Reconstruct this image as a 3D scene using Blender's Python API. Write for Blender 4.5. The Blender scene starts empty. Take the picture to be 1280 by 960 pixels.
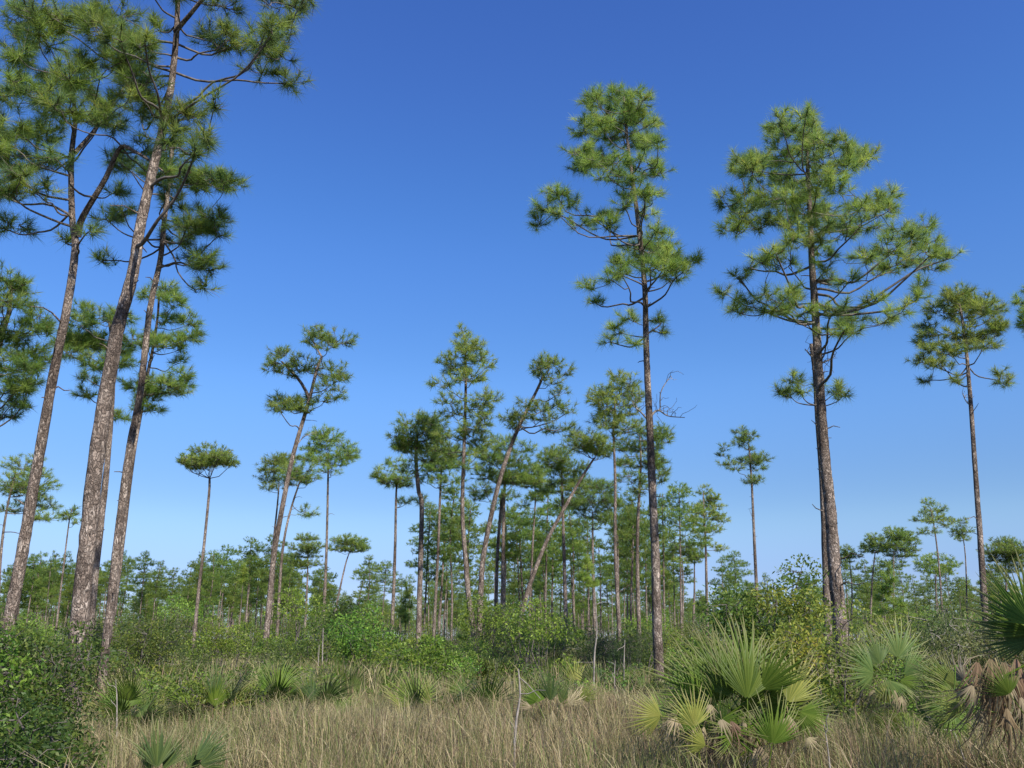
import bpy, math, random
import numpy as np
from mathutils import Vector, Matrix, Euler

# ---------------------------------------------------------------- camera, world, sun, exposure
SC = bpy.context.scene
F = 1100.0; CX, CY, HOR = 640.0, 480.0, 800.0
PITCH = math.atan((HOR - CY) / F)
CAMZ = 1.6
cam = bpy.data.cameras.new("camera"); cam.sensor_width = 36; cam.lens = F / 1280 * 36
cam.clip_end = 5000; cam.clip_start = 0.05
camo = bpy.data.objects.new("camera", cam); SC.collection.objects.link(camo)
camo.location = (0, 0, CAMZ); camo.rotation_euler = (math.pi / 2 + PITCH, 0, 0)
SC.camera = camo

SUN_AZ, SUN_EL = math.radians(145), math.radians(41)      # azimuth clockwise from +Y
w = bpy.data.worlds.new("World"); SC.world = w; w.use_nodes = True
nt = w.node_tree; bg = nt.nodes['Background']
sky = nt.nodes.new('ShaderNodeTexSky'); sky.sky_type = 'NISHITA'; sky.sun_disc = False
sky.sun_elevation = SUN_EL; sky.sun_rotation = SUN_AZ
sky.air_density = 1.0; sky.dust_density = 0.25; sky.ozone_density = 3.0; sky.altitude = 0
sg = nt.nodes.new('ShaderNodeHueSaturation'); sg.inputs['Saturation'].default_value = 1.3
sg.inputs['Hue'].default_value = 0.512
nt.links.new(sky.outputs[0], sg.inputs['Color']); 
tcs = nt.nodes.new('ShaderNodeTexCoord'); sx = nt.nodes.new('ShaderNodeSeparateXYZ'); nt.links.new(tcs.outputs['Generated'], sx.inputs[0])
rp = nt.nodes.new('ShaderNodeValToRGB'); nt.links.new(sx.outputs['Z'], rp.inputs[0]); rp.color_ramp.interpolation = 'EASE'
ST = [(0.0, (.45, .52, .90)), (.05, (.54, .58, .90)), (.134, (.90, .87, .89)), (.288, (1.33, 1.25, 1.20)), (.427, (1.47, 1.34, 1.33)), (.64, (1.62, 1.24, 1.34))]
for i, (po, c) in enumerate(ST):
    e = rp.color_ramp.elements[i] if i < 2 else rp.color_ramp.elements.new(po)
    e.position = po; e.color = (c[0] / 1.23, c[1] / 1.23, c[2] / 1.23, 1)
rm = nt.nodes.new('ShaderNodeMix'); rm.data_type = 'RGBA'; rm.blend_type = 'MULTIPLY'; rm.inputs[0].default_value = 1
nt.links.new(sg.outputs[0], rm.inputs[6]); nt.links.new(rp.outputs[0], rm.inputs[7]); nt.links.new(rm.outputs[2], bg.inputs[0])
bg.inputs[1].default_value = 0.122
sl = bpy.data.lights.new("sun", 'SUN'); sl.energy = 5.0; sl.angle = math.radians(0.5); sl.color = (1, 0.95, 0.86)
so = bpy.data.objects.new("sun", sl); SC.collection.objects.link(so)
sd = Vector((math.sin(SUN_AZ) * math.cos(SUN_EL), math.cos(SUN_AZ) * math.cos(SUN_EL), math.sin(SUN_EL)))
so.rotation_euler = sd.to_track_quat('Z', 'Y').to_euler(); so.location = (20, -20, 40)
SC.view_settings.view_transform = 'Standard'; SC.view_settings.look = 'None'
SC.view_settings.exposure = 0.6; SC.view_settings.gamma = 1.0

# ---------------------------------------------------------------- helpers
R = np.random.RandomState(7)
LINK = SC.collection.objects.link
cp, sp_ = math.cos(PITCH), math.sin(PITCH)

def P(px, py, Y):
    """world point seen at photo pixel (px,py) on the vertical plane y=Y"""
    a, b = (px - CX) / F, (CY - py) / F
    d = np.array([a, cp - b * sp_, sp_ + b * cp])
    return np.array([0, 0, CAMZ]) + d * (Y / d[1])

def PX(px, Y, z=0.0):
    """world x of a point standing at depth Y, height z, that shows at column px"""
    depth = Y * cp + (z - CAMZ) * sp_
    return (px - CX) / F * depth

def pxm(Y):            # metres per photo pixel at depth Y (near the horizon)
    return Y * cp / F

def empty(name, loc, label, cat, group=None, rz=0.0):
    o = bpy.data.objects.new(name, None); LINK(o)
    o.location = [float(v) for v in loc]; o.rotation_euler = (0, 0, rz); o.empty_display_size = 0.3
    o['label'] = label; o['category'] = cat
    if group: o['group'] = group
    return o

class Geo:
    def __init__(s): s.v = []; s.c = []; s.q = []; s.t = []; s.n = 0
    def add(s, v, col, quads=None, tris=None):
        v = np.asarray(v, float).reshape(-1, 3); col = np.asarray(col, float)
        if col.ndim == 1: col = np.tile(col, (len(v), 1))
        s.v.append(v); s.c.append(col)
        if quads is not None and len(quads): s.q.append(np.asarray(quads) + s.n)
        if tris is not None and len(tris): s.t.append(np.asarray(tris) + s.n)
        s.n += len(v)
    def mesh(s, name, mat, off=(0, 0, 0), smooth=False):
        me = bpy.data.meshes.new(name)
        v = np.concatenate(s.v) - np.asarray(off, float); c = np.concatenate(s.c)
        q = np.concatenate(s.q) if s.q else np.zeros((0, 4), int)
        t = np.concatenate(s.t) if s.t else np.zeros((0, 3), int)
        me.vertices.add(len(v)); me.vertices.foreach_set('co', v.ravel().astype(np.float32))
        nl = len(q) * 4 + len(t) * 3
        me.loops.add(nl); me.loops.foreach_set('vertex_index', np.concatenate([q.ravel(), t.ravel()]).astype(np.int32))
        me.polygons.add(len(q) + len(t))
        st = np.concatenate([np.arange(len(q)) * 4, len(q) * 4 + np.arange(len(t)) * 3])
        me.polygons.foreach_set('loop_start', st.astype(np.int32))
        if smooth: me.polygons.foreach_set('use_smooth', np.ones(len(q) + len(t), bool))
        a = me.attributes.new('Col', 'FLOAT_COLOR', 'POINT')
        a.data.foreach_set('color', np.concatenate([c, np.ones((len(c), 1))], 1).ravel().astype(np.float32))
        me.materials.append(mat); me.update(calc_edges=True)
        return me
    def obj(s, name, mat, parent=None, off=(0, 0, 0), smooth=False):
        o = bpy.data.objects.new(name, s.mesh(name, mat, off, smooth)); LINK(o)
        if parent is not None: o.parent = parent
        return o

def unit(a): return a / np.maximum(np.linalg.norm(a, axis=-1, keepdims=True), 1e-9)
def rdir(n): return unit(R.normal(size=(n, 3)))

def tube(g, pts, rad, seg=6, col=(0.2, 0.16, 0.13), rough=0.0, cap=True):
    pts = np.asarray(pts, float); rad = np.asarray(rad, float); n = len(pts)
    tn = unit(np.gradient(pts, axis=0))
    ref = np.array([0.13, 0.97, 0.21]) if abs(tn[0][2]) > 0.6 else np.array([0.1, 0.15, 0.98])
    a = unit(np.cross(tn, ref)); b = np.cross(tn, a)
    th = np.arange(seg) / seg * 2 * math.pi
    rr = rad[:, None] * np.ones((1, seg))
    if rough: rr = rr * (1 + R.uniform(-rough, rough, size=(n, seg)))
    v = pts[:, None, :] + rr[..., None] * (np.cos(th)[None, :, None] * a[:, None, :] + np.sin(th)[None, :, None] * b[:, None, :])
    i = np.arange(n - 1)[:, None] * seg; j = np.arange(seg)[None, :]; j2 = (j + 1) % seg
    q = np.stack([i + j, i + j2, i + seg + j2, i + seg + j], -1).reshape(-1, 4)
    g.add(v.reshape(-1, 3), col, quads=q)

def spline(pts, n):
    """Catmull-Rom through pts, n samples"""
    p = np.asarray(pts, float); p = np.vstack([2 * p[0] - p[1], p, 2 * p[-1] - p[-2]])
    m = len(p) - 3; out = []
    for u in np.linspace(0, m - 1e-6, n):
        k = int(u); t = u - k; a, b, c, d = p[k:k + 4]
        out.append(0.5 * ((2 * b) + (c - a) * t + (2 * a - 5 * b + 4 * c - d) * t * t + (3 * b - a - 3 * c + d) * t ** 3))
    return np.array(out)

def limb(a, b, sag=0.15, n=6, wob=0.05):
    a = np.asarray(a, float); b = np.asarray(b, float); L = np.linalg.norm(b - a)
    m = 5 if n > 5 else n
    t = np.linspace(0, 1, m)[:, None]
    p = a + (b - a) * t
    p[:, 2] -= (sag * L * np.sin(t[:, 0] * math.pi) * (1 - 0.3 * t[:, 0]))
    if m > 2: p[1:-1] += R.normal(size=(m - 2, 3)) * wob * L
    return spline(p, n) if n > 5 else p

# ---------------------------------------------------------------- materials
def newmat(name):
    m = bpy.data.materials.new(name); m.use_nodes = True
    n = m.node_tree; p = n.nodes['Principled BSDF']
    return m, n, p, lambda t: n.nodes.new(t), n.links.new

def leaf_mat(name, rough=0.5, trans=0.3, spec=0.4, vary=0.35):
    m, n, p, N, L = newmat(name)
    at = N('ShaderNodeAttribute'); at.attribute_name = 'Col'
    oi = N('ShaderNodeObjectInfo')
    mr = N('ShaderNodeMapRange'); mr.inputs[3].default_value = 1 - vary; mr.inputs[4].default_value = 1 + vary
    L(oi.outputs['Random'], mr.inputs[0])
    hs = N('ShaderNodeHueSaturation'); L(at.outputs['Color'], hs.inputs['Color']); L(mr.outputs[0], hs.inputs['Value'])
    wn = N('ShaderNodeTexWhiteNoise'); wn.noise_dimensions = '1D'; L(oi.outputs['Random'], wn.inputs['W'])
    mh = N('ShaderNodeMapRange'); mh.inputs[3].default_value = 0.5 - vary * .07; mh.inputs[4].default_value = 0.5 + vary * .06
    L(wn.outputs['Value'], mh.inputs[0]); L(mh.outputs[0], hs.inputs['Hue'])
    p.inputs['Roughness'].default_value = rough; p.inputs['Specular IOR Level'].default_value = spec
    L(hs.outputs[0], p.inputs['Base Color'])
    tr = N('ShaderNodeBsdfTranslucent'); h2 = N('ShaderNodeHueSaturation'); h2.inputs['Value'].default_value = 1.5
    h2.inputs['Hue'].default_value = 0.485
    L(hs.outputs[0], h2.inputs['Color']); L(h2.outputs[0], tr.inputs['Color'])
    mx = N('ShaderNodeMixShader'); mx.inputs[0].default_value = trans
    L(p.outputs[0], mx.inputs[1]); L(tr.outputs[0], mx.inputs[2])
    L(mx.outputs[0], n.nodes['Material Output'].inputs[0])
    return m

def bark_mat():
    m, n, p, N, L = newmat('pine_bark')
    tc = N('ShaderNodeTexCoord'); mp = N('ShaderNodeMapping'); mp.inputs['Scale'].default_value = (1, 1, 0.5)
    L(tc.outputs['Object'], mp.inputs[0])
    nz = N('ShaderNodeTexNoise'); nz.inputs['Scale'].default_value = 11; nz.inputs['Detail'].default_value = 5; L(mp.outputs[0], nz.inputs[0])
    mixv = N('ShaderNodeMix'); mixv.data_type = 'VECTOR'; mixv.inputs[0].default_value = 0.2
    L(mp.outputs[0], mixv.inputs[4]); L(nz.outputs['Color'], mixv.inputs[5])
    vo = N('ShaderNodeTexVoronoi'); vo.feature = 'DISTANCE_TO_EDGE'; vo.inputs['Scale'].default_value = 22
    L(mixv.outputs[1], vo.inputs['Vector'])
    vc = N('ShaderNodeTexVoronoi'); vc.inputs['Scale'].default_value = 22; L(mixv.outputs[1], vc.inputs['Vector'])
    fine = N('ShaderNodeTexNoise'); fine.inputs['Scale'].default_value = 34; fine.inputs['Detail'].default_value = 6
    fine.inputs['Roughness'].default_value = .7; L(mp.outputs[0], fine.inputs[0])
    av = N('ShaderNodeMix'); av.data_type = 'FLOAT'; av.inputs[0].default_value = .6
    L(vc.outputs['Color'], av.inputs[2]); L(fine.outputs[0], av.inputs[3])
    r1 = N('ShaderNodeValToRGB'); L(av.outputs[0], r1.inputs[0])
    r1.color_ramp.elements[0].position = .25; r1.color_ramp.elements[1].position = .75
    r1.color_ramp.elements[0].color = (0.09, 0.074, 0.062, 1); r1.color_ramp.elements[1].color = (0.60, 0.53, 0.46, 1)
    e = r1.color_ramp.elements.new(0.5); e.color = (0.30, 0.245, 0.205, 1)
    n2 = N('ShaderNodeTexNoise'); n2.inputs['Scale'].default_value = 2.2; n2.inputs['Detail'].default_value = 6
    L(mp.outputs[0], n2.inputs[0])
    r2 = N('ShaderNodeValToRGB'); L(n2.outputs[0], r2.inputs[0])
    r2.color_ramp.elements[0].position = 0.38; r2.color_ramp.elements[0].color = (0.5, 0.46, 0.43, 1)
    r2.color_ramp.elements[1].position = 0.64; r2.color_ramp.elements[1].color = (1.15, 1.1, 1.06, 1)
    mu = N('ShaderNodeMix'); mu.data_type = 'RGBA'; mu.blend_type = 'MULTIPLY'; mu.inputs[0].default_value = 1
    L(r1.outputs[0], mu.inputs[6]); L(r2.outputs[0], mu.inputs[7])
    r3 = N('ShaderNodeMapRange'); L(vo.outputs['Distance'], r3.inputs[0]); r3.inputs[2].default_value = 0.22; r3.inputs[3].default_value = 0.45
    m3 = N('ShaderNodeMix'); m3.data_type = 'RGBA'; m3.blend_type = 'MULTIPLY'; m3.inputs[0].default_value = 1
    L(mu.outputs[2], m3.inputs[6]); L(r3.outputs[0], m3.inputs[7])
    L(m3.outputs[2], p.inputs['Base Color']); p.inputs['Roughness'].default_value = 0.95
    p.inputs['Specular IOR Level'].default_value = 0.15
    ad = N('ShaderNodeMath'); ad.operation = 'ADD'; L(r3.outputs[0], ad.inputs[0]); L(fine.outputs[0], ad.inputs[1])
    bp = N('ShaderNodeBump'); bp.inputs['Strength'].default_value = 1.0; bp.inputs['Distance'].default_value = 0.03
    L(ad.outputs[0], bp.inputs['Height']); L(bp.outputs[0], p.inputs['Normal'])
    return m

def twig_mat(name, c, c2):
    m, n, p, N, L = newmat(name)
    tc = N('ShaderNodeTexCoord'); nz = N('ShaderNodeTexNoise'); nz.inputs['Scale'].default_value = 14; nz.inputs['Detail'].default_value = 4
    L(tc.outputs['Object'], nz.inputs[0]); r = N('ShaderNodeValToRGB'); L(nz.outputs[0], r.inputs[0])
    r.color_ramp.elements[0].position = 0.35; r.color_ramp.elements[1].position = 0.65
    r.color_ramp.elements[0].color = (*c, 1); r.color_ramp.elements[1].color = (*c2, 1)
    L(r.outputs[0], p.inputs['Base Color']); p.inputs['Roughness'].default_value = 0.85
    return m

def ground_mat():
    m, n, p, N, L = newmat('ground_thatch')
    tc = N('ShaderNodeTexCoord')
    n1 = N('ShaderNodeTexNoise'); n1.inputs['Scale'].default_value = 0.35; n1.inputs['Detail'].default_value = 6
    n2 = N('ShaderNodeTexNoise'); n2.inputs['Scale'].default_value = 18; n2.inputs['Detail'].default_value = 6
    L(tc.outputs['Object'], n1.inputs[0]); L(tc.outputs['Object'], n2.inputs[0])
    r1 = N('ShaderNodeValToRGB'); L(n1.outputs[0], r1.inputs[0])
    r1.color_ramp.elements[0].position = .4; r1.color_ramp.elements[1].position = .62
    r1.color_ramp.elements[0].color = (0.16, 0.12, 0.065, 1); r1.color_ramp.elements[1].color = (0.09, 0.1, 0.04, 1)
    r2 = N('ShaderNodeValToRGB'); L(n2.outputs[0], r2.inputs[0])
    r2.color_ramp.elements[0].color = (0.35, 0.35, 0.35, 1); r2.color_ramp.elements[1].color = (1.2, 1.2, 1.2, 1)
    mu = N('ShaderNodeMix'); mu.data_type = 'RGBA'; mu.blend_type = 'MULTIPLY'; mu.inputs[0].default_value = 1
    L(r1.outputs[0], mu.inputs[6]); L(r2.outputs[0], mu.inputs[7]); L(mu.outputs[2], p.inputs['Base Color'])
    p.inputs['Roughness'].default_value = 1
    bp = N('ShaderNodeBump'); bp.inputs['Strength'].default_value = 1; bp.inputs['Distance'].default_value = 0.05
    L(n2.outputs[0], bp.inputs['Height']); L(bp.outputs[0], p.inputs['Normal'])
    return m

M_NEEDLE = leaf_mat('pine_needles', 0.5, 0.55, 0.35, 0.14)
M_LEAF = leaf_mat('shrub_leaves', 0.5, 0.45, 0.3, 0.34)
M_PALM = leaf_mat('palm_blade', 0.45, 0.3, 0.16, 0.2)
M_DRY = leaf_mat('dry_frond', 0.75, 0.2, 0.2, 0.2)
M_GRASS = leaf_mat('grass_blades', 0.6, 0.3, 0.25, 0.22)
M_BARK = bark_mat()
M_TWIG = twig_mat('branch_bark', (0.05, 0.042, 0.036), (0.14, 0.12, 0.10))
M_DEAD = twig_mat('bleached_wood', (0.15, 0.13, 0.11), (0.33, 0.29, 0.25))

# ---------------------------------------------------------------- ground
def ground():
    g = Geo(); n = 90
    rr = np.concatenate([[0.0], np.geomspace(1.5, 3000, 60)]); th = np.arange(n) / n * 2 * math.pi
    v = [(0, 0, 0)]
    for r in rr[1:]:
        for t in th:
            x, y = r * math.cos(t), r * math.sin(t)
            z = 0.06 * math.sin(x * 0.31 + 1) * math.cos(y * 0.27) * min(1, r / 8) * (1 if r < 400 else 0)
            v.append((x, y, z))
    tr = [(0, 1 + i, 1 + (i + 1) % n) for i in range(n)]
    q = [(1 + k * n + i, 1 + (k + 1) * n + i, 1 + (k + 1) * n + (i + 1) % n, 1 + k * n + (i + 1) % n)
         for k in range(len(rr) - 2) for i in range(n)]
    g.add(v, (0.1, 0.1, 0.05), quads=q, tris=tr)
    o = g.obj('ground', ground_mat()); o['kind'] = 'structure'; o['label'] = 'flat sandy ground under dry grass'
ground()

# ---------------------------------------------------------------- pines
GREEN = np.array([0.16, 0.26, 0.043]); YEL = np.array([0.30, 0.37, 0.08]); BLUE = np.array([0.085, 0.15, 0.055])
BROWN = np.array([0.20, 0.12, 0.05])

def needles(g, pos, dr, k, ln, wd, mix=None, tint=1.0, spread=0.78):
    """k needles round each tuft position, bristling about direction dr"""
    n = len(pos)
    if n == 0: return
    shade = R.uniform(0, 1, n) if mix is None else mix
    base = np.where(shade[:, None] < 0.5, BLUE + (GREEN - BLUE) * (shade[:, None] * 2), GREEN + (YEL - GREEN) * (shade[:, None] * 2 - 1))
    base = base * tint * R.uniform(0.82, 1.18, (n, 1))
    back = R.uniform(0, 0.6, (n, k)) * ln
    p = (pos[:, None, :] - dr[:, None, :] * back[..., None]).reshape(-1, 3)
    d = unit(np.repeat(dr, k, 0) * (1 - spread * 0.55) + rdir(n * k) * spread + np.array([0, 0, 0.10]))
    L = ln * R.uniform(0.65, 1.1, (n * k, 1))
    s = unit(np.cross(d, rdir(n * k))) * wd * 0.5
    tip = p + d * L; tip[:, 2] -= 0.06 * L[:, 0]
    v = np.stack([p - s, p + s, tip], 1).reshape(-1, 3)
    c = np.repeat(base, k, 0) * R.uniform(0.8, 1.2, (n * k, 1))
    br = R.uniform(size=n * k) < 0.03
    c[br] = BROWN
    g.add(v, np.repeat(c, 3, 0), tris=np.arange(n * k * 3).reshape(-1, 3))

def lod_for(Y):
    if Y < 24: return dict(k=62, ln=0.29, wd=0.0085, seg=18, twig=4, tw=True)
    if Y < 34: return dict(k=40, ln=0.30, wd=0.013, seg=12, twig=3, tw=True)
    if Y < 62: return dict(k=23, ln=0.31, wd=0.019, seg=9, twig=3, tw=True)
    if Y < 110: return dict(k=16, ln=0.33, wd=0.032, seg=7, twig=3, tw=True)
    return dict(k=10, ln=0.38, wd=0.052, seg=5, twig=3, tw=False)

def grow(root, trunk, r0, r1, blobs, lod, dens=1.0, mixbias=0.0, base=None, forks=(), parts=True, tint=1.0,
         dead=(), droop=0.0, stubs=0):
    """trunk: world polyline base->top; blobs: (centre, rx, ry, rz, attach or None)"""
    off = np.asarray(trunk[0]) if base is None else np.asarray(base)
    H = np.linalg.norm(trunk[-1] - trunk[0]); n = max(8, int(H / (0.12 if lod['seg'] >= 18 else 0.35)))
    n = min(n, 150)
    tp = spline(trunk, n); f = np.linspace(0, 1, n)
    rad = r0 + (r1 - r0) * f ** 1.05; rad[f < 0.04] *= 1.25 - 6 * f[f < 0.04]
    g = Geo(); tube(g, tp, rad, lod['seg'], rough=0.075 if lod['seg'] >= 12 else 0.03)
    if not stubs and 9 <= lod['seg'] <= 12: stubs = 9
    for _ in range(stubs):
        i = R.randint(int(n * 0.15), int(n * 0.75)); d = rdir(1)[0]; d[2] = abs(d[2]) * 0.5
        d = unit(d); p = tp[i]; L = rad[i] + R.uniform(0.04, 0.28) * (2.6 if R.uniform() < .3 else 1)
        tube(g, limb(p, p + d * L, -.1, 4, .05), [0.02, 0.014, .011, .007], 5)
    stems = [(tp, rad)]
    for fk in forks:
        fp = spline(fk[0], 24); fr = np.linspace(fk[1], fk[2], 24); tube(g, fp, fr, max(6, lod['seg'] - 6), rough=0.05)
        stems.append((fp, fr))
    g.obj('trunk', M_BARK, root, off, smooth=False)
    allp = np.concatenate([s[0] for s in stems]); allr = np.concatenate([s[1] for s in stems])
    cr = Geo(); tw_all = Geo(); limbs = []
    blobs = sorted(blobs, key=lambda b: min(np.linalg.norm(allp[:, :2] - np.asarray(b[0])[:2], axis=1)))
    for c, rx, ry, rz, att in blobs:
        c = np.asarray(c)
        if att is None:
            hd = np.linalg.norm(allp[:, :2] - c[:2], axis=1)
            want = c[2] - 0.30 * hd - ry * 0.3
            cost = np.abs(allp[:, 2] - want) + 0.35 * hd
            ai = int(np.argmin(cost))
        else:
            ai = int(np.argmin(np.linalg.norm(allp - np.asarray(att), axis=1)))
        a = allp[ai]; ar = allr[ai] * 0.42
        tgt = c - np.array([0, 0, ry * 0.35])
        L = np.linalg.norm(tgt - a)
        if limbs and R.uniform() < .75:
            q_ = np.concatenate([l_[0] for l_ in limbs]); qr = np.concatenate([l_[1] for l_ in limbs])
            dd = np.linalg.norm(q_ - tgt, axis=1) + np.maximum(0, q_[:, 2] - tgt[2] + .1) * 1.5
            k_ = int(np.argmin(dd))
            if dd[k_] < .62 * L: a = q_[k_]; ar = qr[k_] * .85; L = np.linalg.norm(tgt - a)
        bg_ = Geo() if parts else tw_all
        lr = max(min(ar, 0.010 + 0.0135 * L), .007)
        lp = limb(a, tgt, 0.12 + droop, 11 if parts else 4, 0.045)
        tube(bg_, lp, np.linspace(lr, max(lr * 0.45, 0.008), len(lp)), 6 if parts else 4)
        limbs.append((lp[2:], np.linspace(lr, max(lr * 0.45, 0.008), len(lp))[2:]))
        rt = lod['ln'] * 0.92
        nt_ = max(4, int((5.6 if lod['k'] >= 40 else 4.6) * dens * (rx * ry + 0.5 * rx * rz) / (rt * rt) + 3.0))
        u = rdir(nt_); rr_ = R.uniform(0.25, 1.0, (nt_, 1)) ** 0.5
        u[:, 2] = np.where(u[:, 2] < -0.3, u[:, 2] * 0.5, u[:, 2])
        tp_ = c + u * rr_ * np.array([rx * .98 + .07, rz * 1.0 + .1, ry * .85 + .08])
        nh = max(1, nt_ // 5)
        hub = lp[-1] + (tp_[R.randint(0, nt_, nh)] - lp[-1]) * R.uniform(0.35, 0.6, (nh, 1))
        hub = np.vstack([lp[-1:], lp[-3 if parts else -2][None], hub])
        dd = np.linalg.norm(tp_[:, None] - hub[None], axis=2); hi = np.argmin(dd, axis=1)
        if lod['tw']:
            for h in hub[2:]:
                s = lp[-1] if R.uniform() < .6 else lp[-2]
                q_ = limb(s, h, 0.1, 4, 0.09); tube(bg_, q_, np.linspace(max(lr * .45, .008), .006, 4), 4)
            for i in range(nt_):
                q_ = limb(hub[hi[i]], tp_[i], 0.14, lod['twig'], 0.06)
                tube(bg_, q_, np.linspace(0.0075, 0.005, len(q_)) * (1 + lod['wd'] * 18), 3)
        if parts: bg_.obj('branch', M_TWIG, root, off)
        dr = unit(unit(tp_ - hub[hi]) + np.array([0, 0, 0.45]) + u * 0.3)
        # needles yellower and paler towards the top of each blob, plus random variation
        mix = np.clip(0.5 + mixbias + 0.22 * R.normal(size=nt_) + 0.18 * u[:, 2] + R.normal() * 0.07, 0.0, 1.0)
        needles(cr, tp_, dr, lod['k'], lod['ln'], lod['wd'], mix, tint)
    if tw_all.n: tw_all.obj('branch', M_TWIG, root, off)
    for dpts in dead:
        dg = Geo()
        dp = spline(dpts, 12); tube(dg, dp, np.linspace(0.03, 0.01, 12), 5)
        for _ in range(9):
            i = R.randint(3, 12); e = dp[i] + unit(rdir(1)[0] + np.array([0.5, 0, 0.5])) * R.uniform(.15, .55)
            q_ = limb(dp[i], e, -0.12, 5, .08); tube(dg, q_, np.linspace(.009, .004, 5), 3)
        o = dg.obj('dead_branch', M_DEAD, root, off); o['label'] = 'bare dead grey branch'
    cr.obj('crown', M_NEEDLE, root, off)

def to_ground(pts):
    """extend the lowest trunk segment down to z = -0.05"""
    a, b = pts[0], pts[1]; d = (a - b) / abs(a[2] - b[2])
    if a[2] > -0.05:
        d = d * np.array([0.8, 0.8, 1.0]); return np.vstack([a + d * (a[2] + 0.08), pts])
    return pts

TREES = 0
def pine(label, Y, tr, wpx, blobs, top=0.35, dens=1.0, mix=0.0, forks=(), dead=(), group=None, name='pine_tree', tint=1.0,
         droop=0.0, stubs=0, cat='pine tree', seed=None):
    """tr: trunk pixels bottom->top; blobs: (px,py,rx,ry[,attach px,py]) in pixels"""
    global TREES; TREES += 1
    R.seed(1000 + TREES if seed is None else seed)
    t = to_ground(np.array([P(x, y, Y) for x, y in tr]))
    s = pxm(Y)
    wpx = wpx * .9; dens = min(dens, 1.15) ** .6 * (.86 if Y >= 34 else 1); mix = mix + (.07 if Y >= 34 else 0)
    sb = s; topp = t[-1]
    cxm = np.mean([P(b[0], b[1], Y)[0] for b in blobs]) if blobs else 0
    xs = [P(b[0], b[1], Y)[0] for b in blobs]; Rc = (max(xs) - min(xs)) / 2 + 0.3
    bl = []; blobs = list(blobs); ex = []
    for i, b in enumerate(blobs):
        if len(b) > 4 or R.uniform() < .3: continue
        ds = [(math.hypot(b[0] - e[0], (b[1] - e[1]) * 1.3), j) for j, e in enumerate(blobs) if j != i]
        ds = [d for d in ds if d[0] < 1.5 * (b[2] + blobs[d[1]][2])]
        if not ds: continue
        e = blobs[sorted(ds)[min(len(ds) - 1, R.randint(0, 3))][1]]; m_ = R.uniform(.3, .7)
        ex.append((b[0] * m_ + e[0] * (1 - m_) + R.normal() * b[2] * .3, b[1] * m_ + e[1] * (1 - m_) + R.normal() * b[3] * .4, (b[2] + e[2]) * .4, (b[3] + e[3]) * .42))
    blobs += ex
    for i, b in enumerate(blobs):
        c0 = P(b[0], b[1], Y); s = (Y * cp + (c0[2] - CAMZ) * sp_) / F; dx = c0[0] - (max(xs) + min(xs)) / 2
        dy = R.uniform(-1, 1) * math.sqrt(max(0.05, Rc * Rc - dx * dx)) * 0.8
        # keep the crown in front of the camera plane
        Yb = Y + dy; c = P(b[0], b[1], Yb); k = Yb / Y
        rx, ry = b[2] * s * k, b[3] * s * k
        att = P(b[4], b[5], Y) if len(b) > 4 else None
        vs_ = (1.2 if Y < 34 else 1.5) * R.uniform(.8, 1.15)
        bl.append((c, rx * 1.2, ry * vs_, math.sqrt(rx * ry) * 1.3, att))
    fk = [([P(x, y, Y + dz) for (x, y, dz) in f[0]], f[1] * sb / 2, f[2] * sb / 2) for f in forks]
    dd = [[P(x, y, Y) for x, y in d] for d in dead]
    base = np.array([t[0][0], t[0][1], 0.0])
    root = empty(name, base, label, cat, group)
    lod = lod_for(Y)
    grow(root, t, wpx * sb / 2, max(wpx * sb / 2 * top, 0.02), bl, lod, dens, mix, base, fk, parts=Y < 62, dead=dd, tint=tint,
         droop=droop, stubs=stubs)
    return root

def Yfor(top, H=15.0):
    d = P(0, top, 1.0)[2] - CAMZ
    return (H - CAMZ) / d

# --- left foreground group
G0 = 'tall pines in the left foreground'
pine('forked pine at the left edge splitting in two under its high crown', 15,
     [(12, 775), (28, 690), (47, 580), (67, 467), (84, 383), (94, 311), (90, 270), (89, 200), (94, 150), (90, 105)], 18.5,
     [(31, 62, 26, 22), (56, 45, 22, 16), (19, 20, 18, 14), (88, 94, 26, 18), (112, 72, 24, 20), (148, 70, 18, 18), (165, 92, 20, 14),
      (19, 156, 24, 18), (53, 165, 24, 14), (12, 200, 28, 18), (44, 234, 22, 14), (78, 134, 24, 14), (125, 150, 28, 18), (12, 283, 26, 12, 90, 262),
      (147, 238, 14, 8), (113, 285, 10, 9), (70, 195, 18, 12), (60, 118, 22, 16), (100, 118, 24, 14), (10, 120, 18, 14), (-20, 230, 30, 20), (-15, 170, 24, 20),
      (82, 300, 9, 8), (20, 95, 22, 16), (200, 214, 16, 11, 186, 200), (180, 186, 16, 10, 166, 188), (158, 108, 18, 13), (136, 128, 18, 13)],
     forks=[([(97, 296, 0), (103, 272, -.1), (131, 225, -.4), (150, 185, -.6), (166, 188, -.7), (186, 200, -.8), (204, 214, -.9)], 10, 2),
            ([(94, 191, 0), (120, 160, .3), (153, 112, .7), (164, 104, .8)], 7, 1.5)], top=.3, mix=-.1, group=G0, stubs=10)
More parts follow.
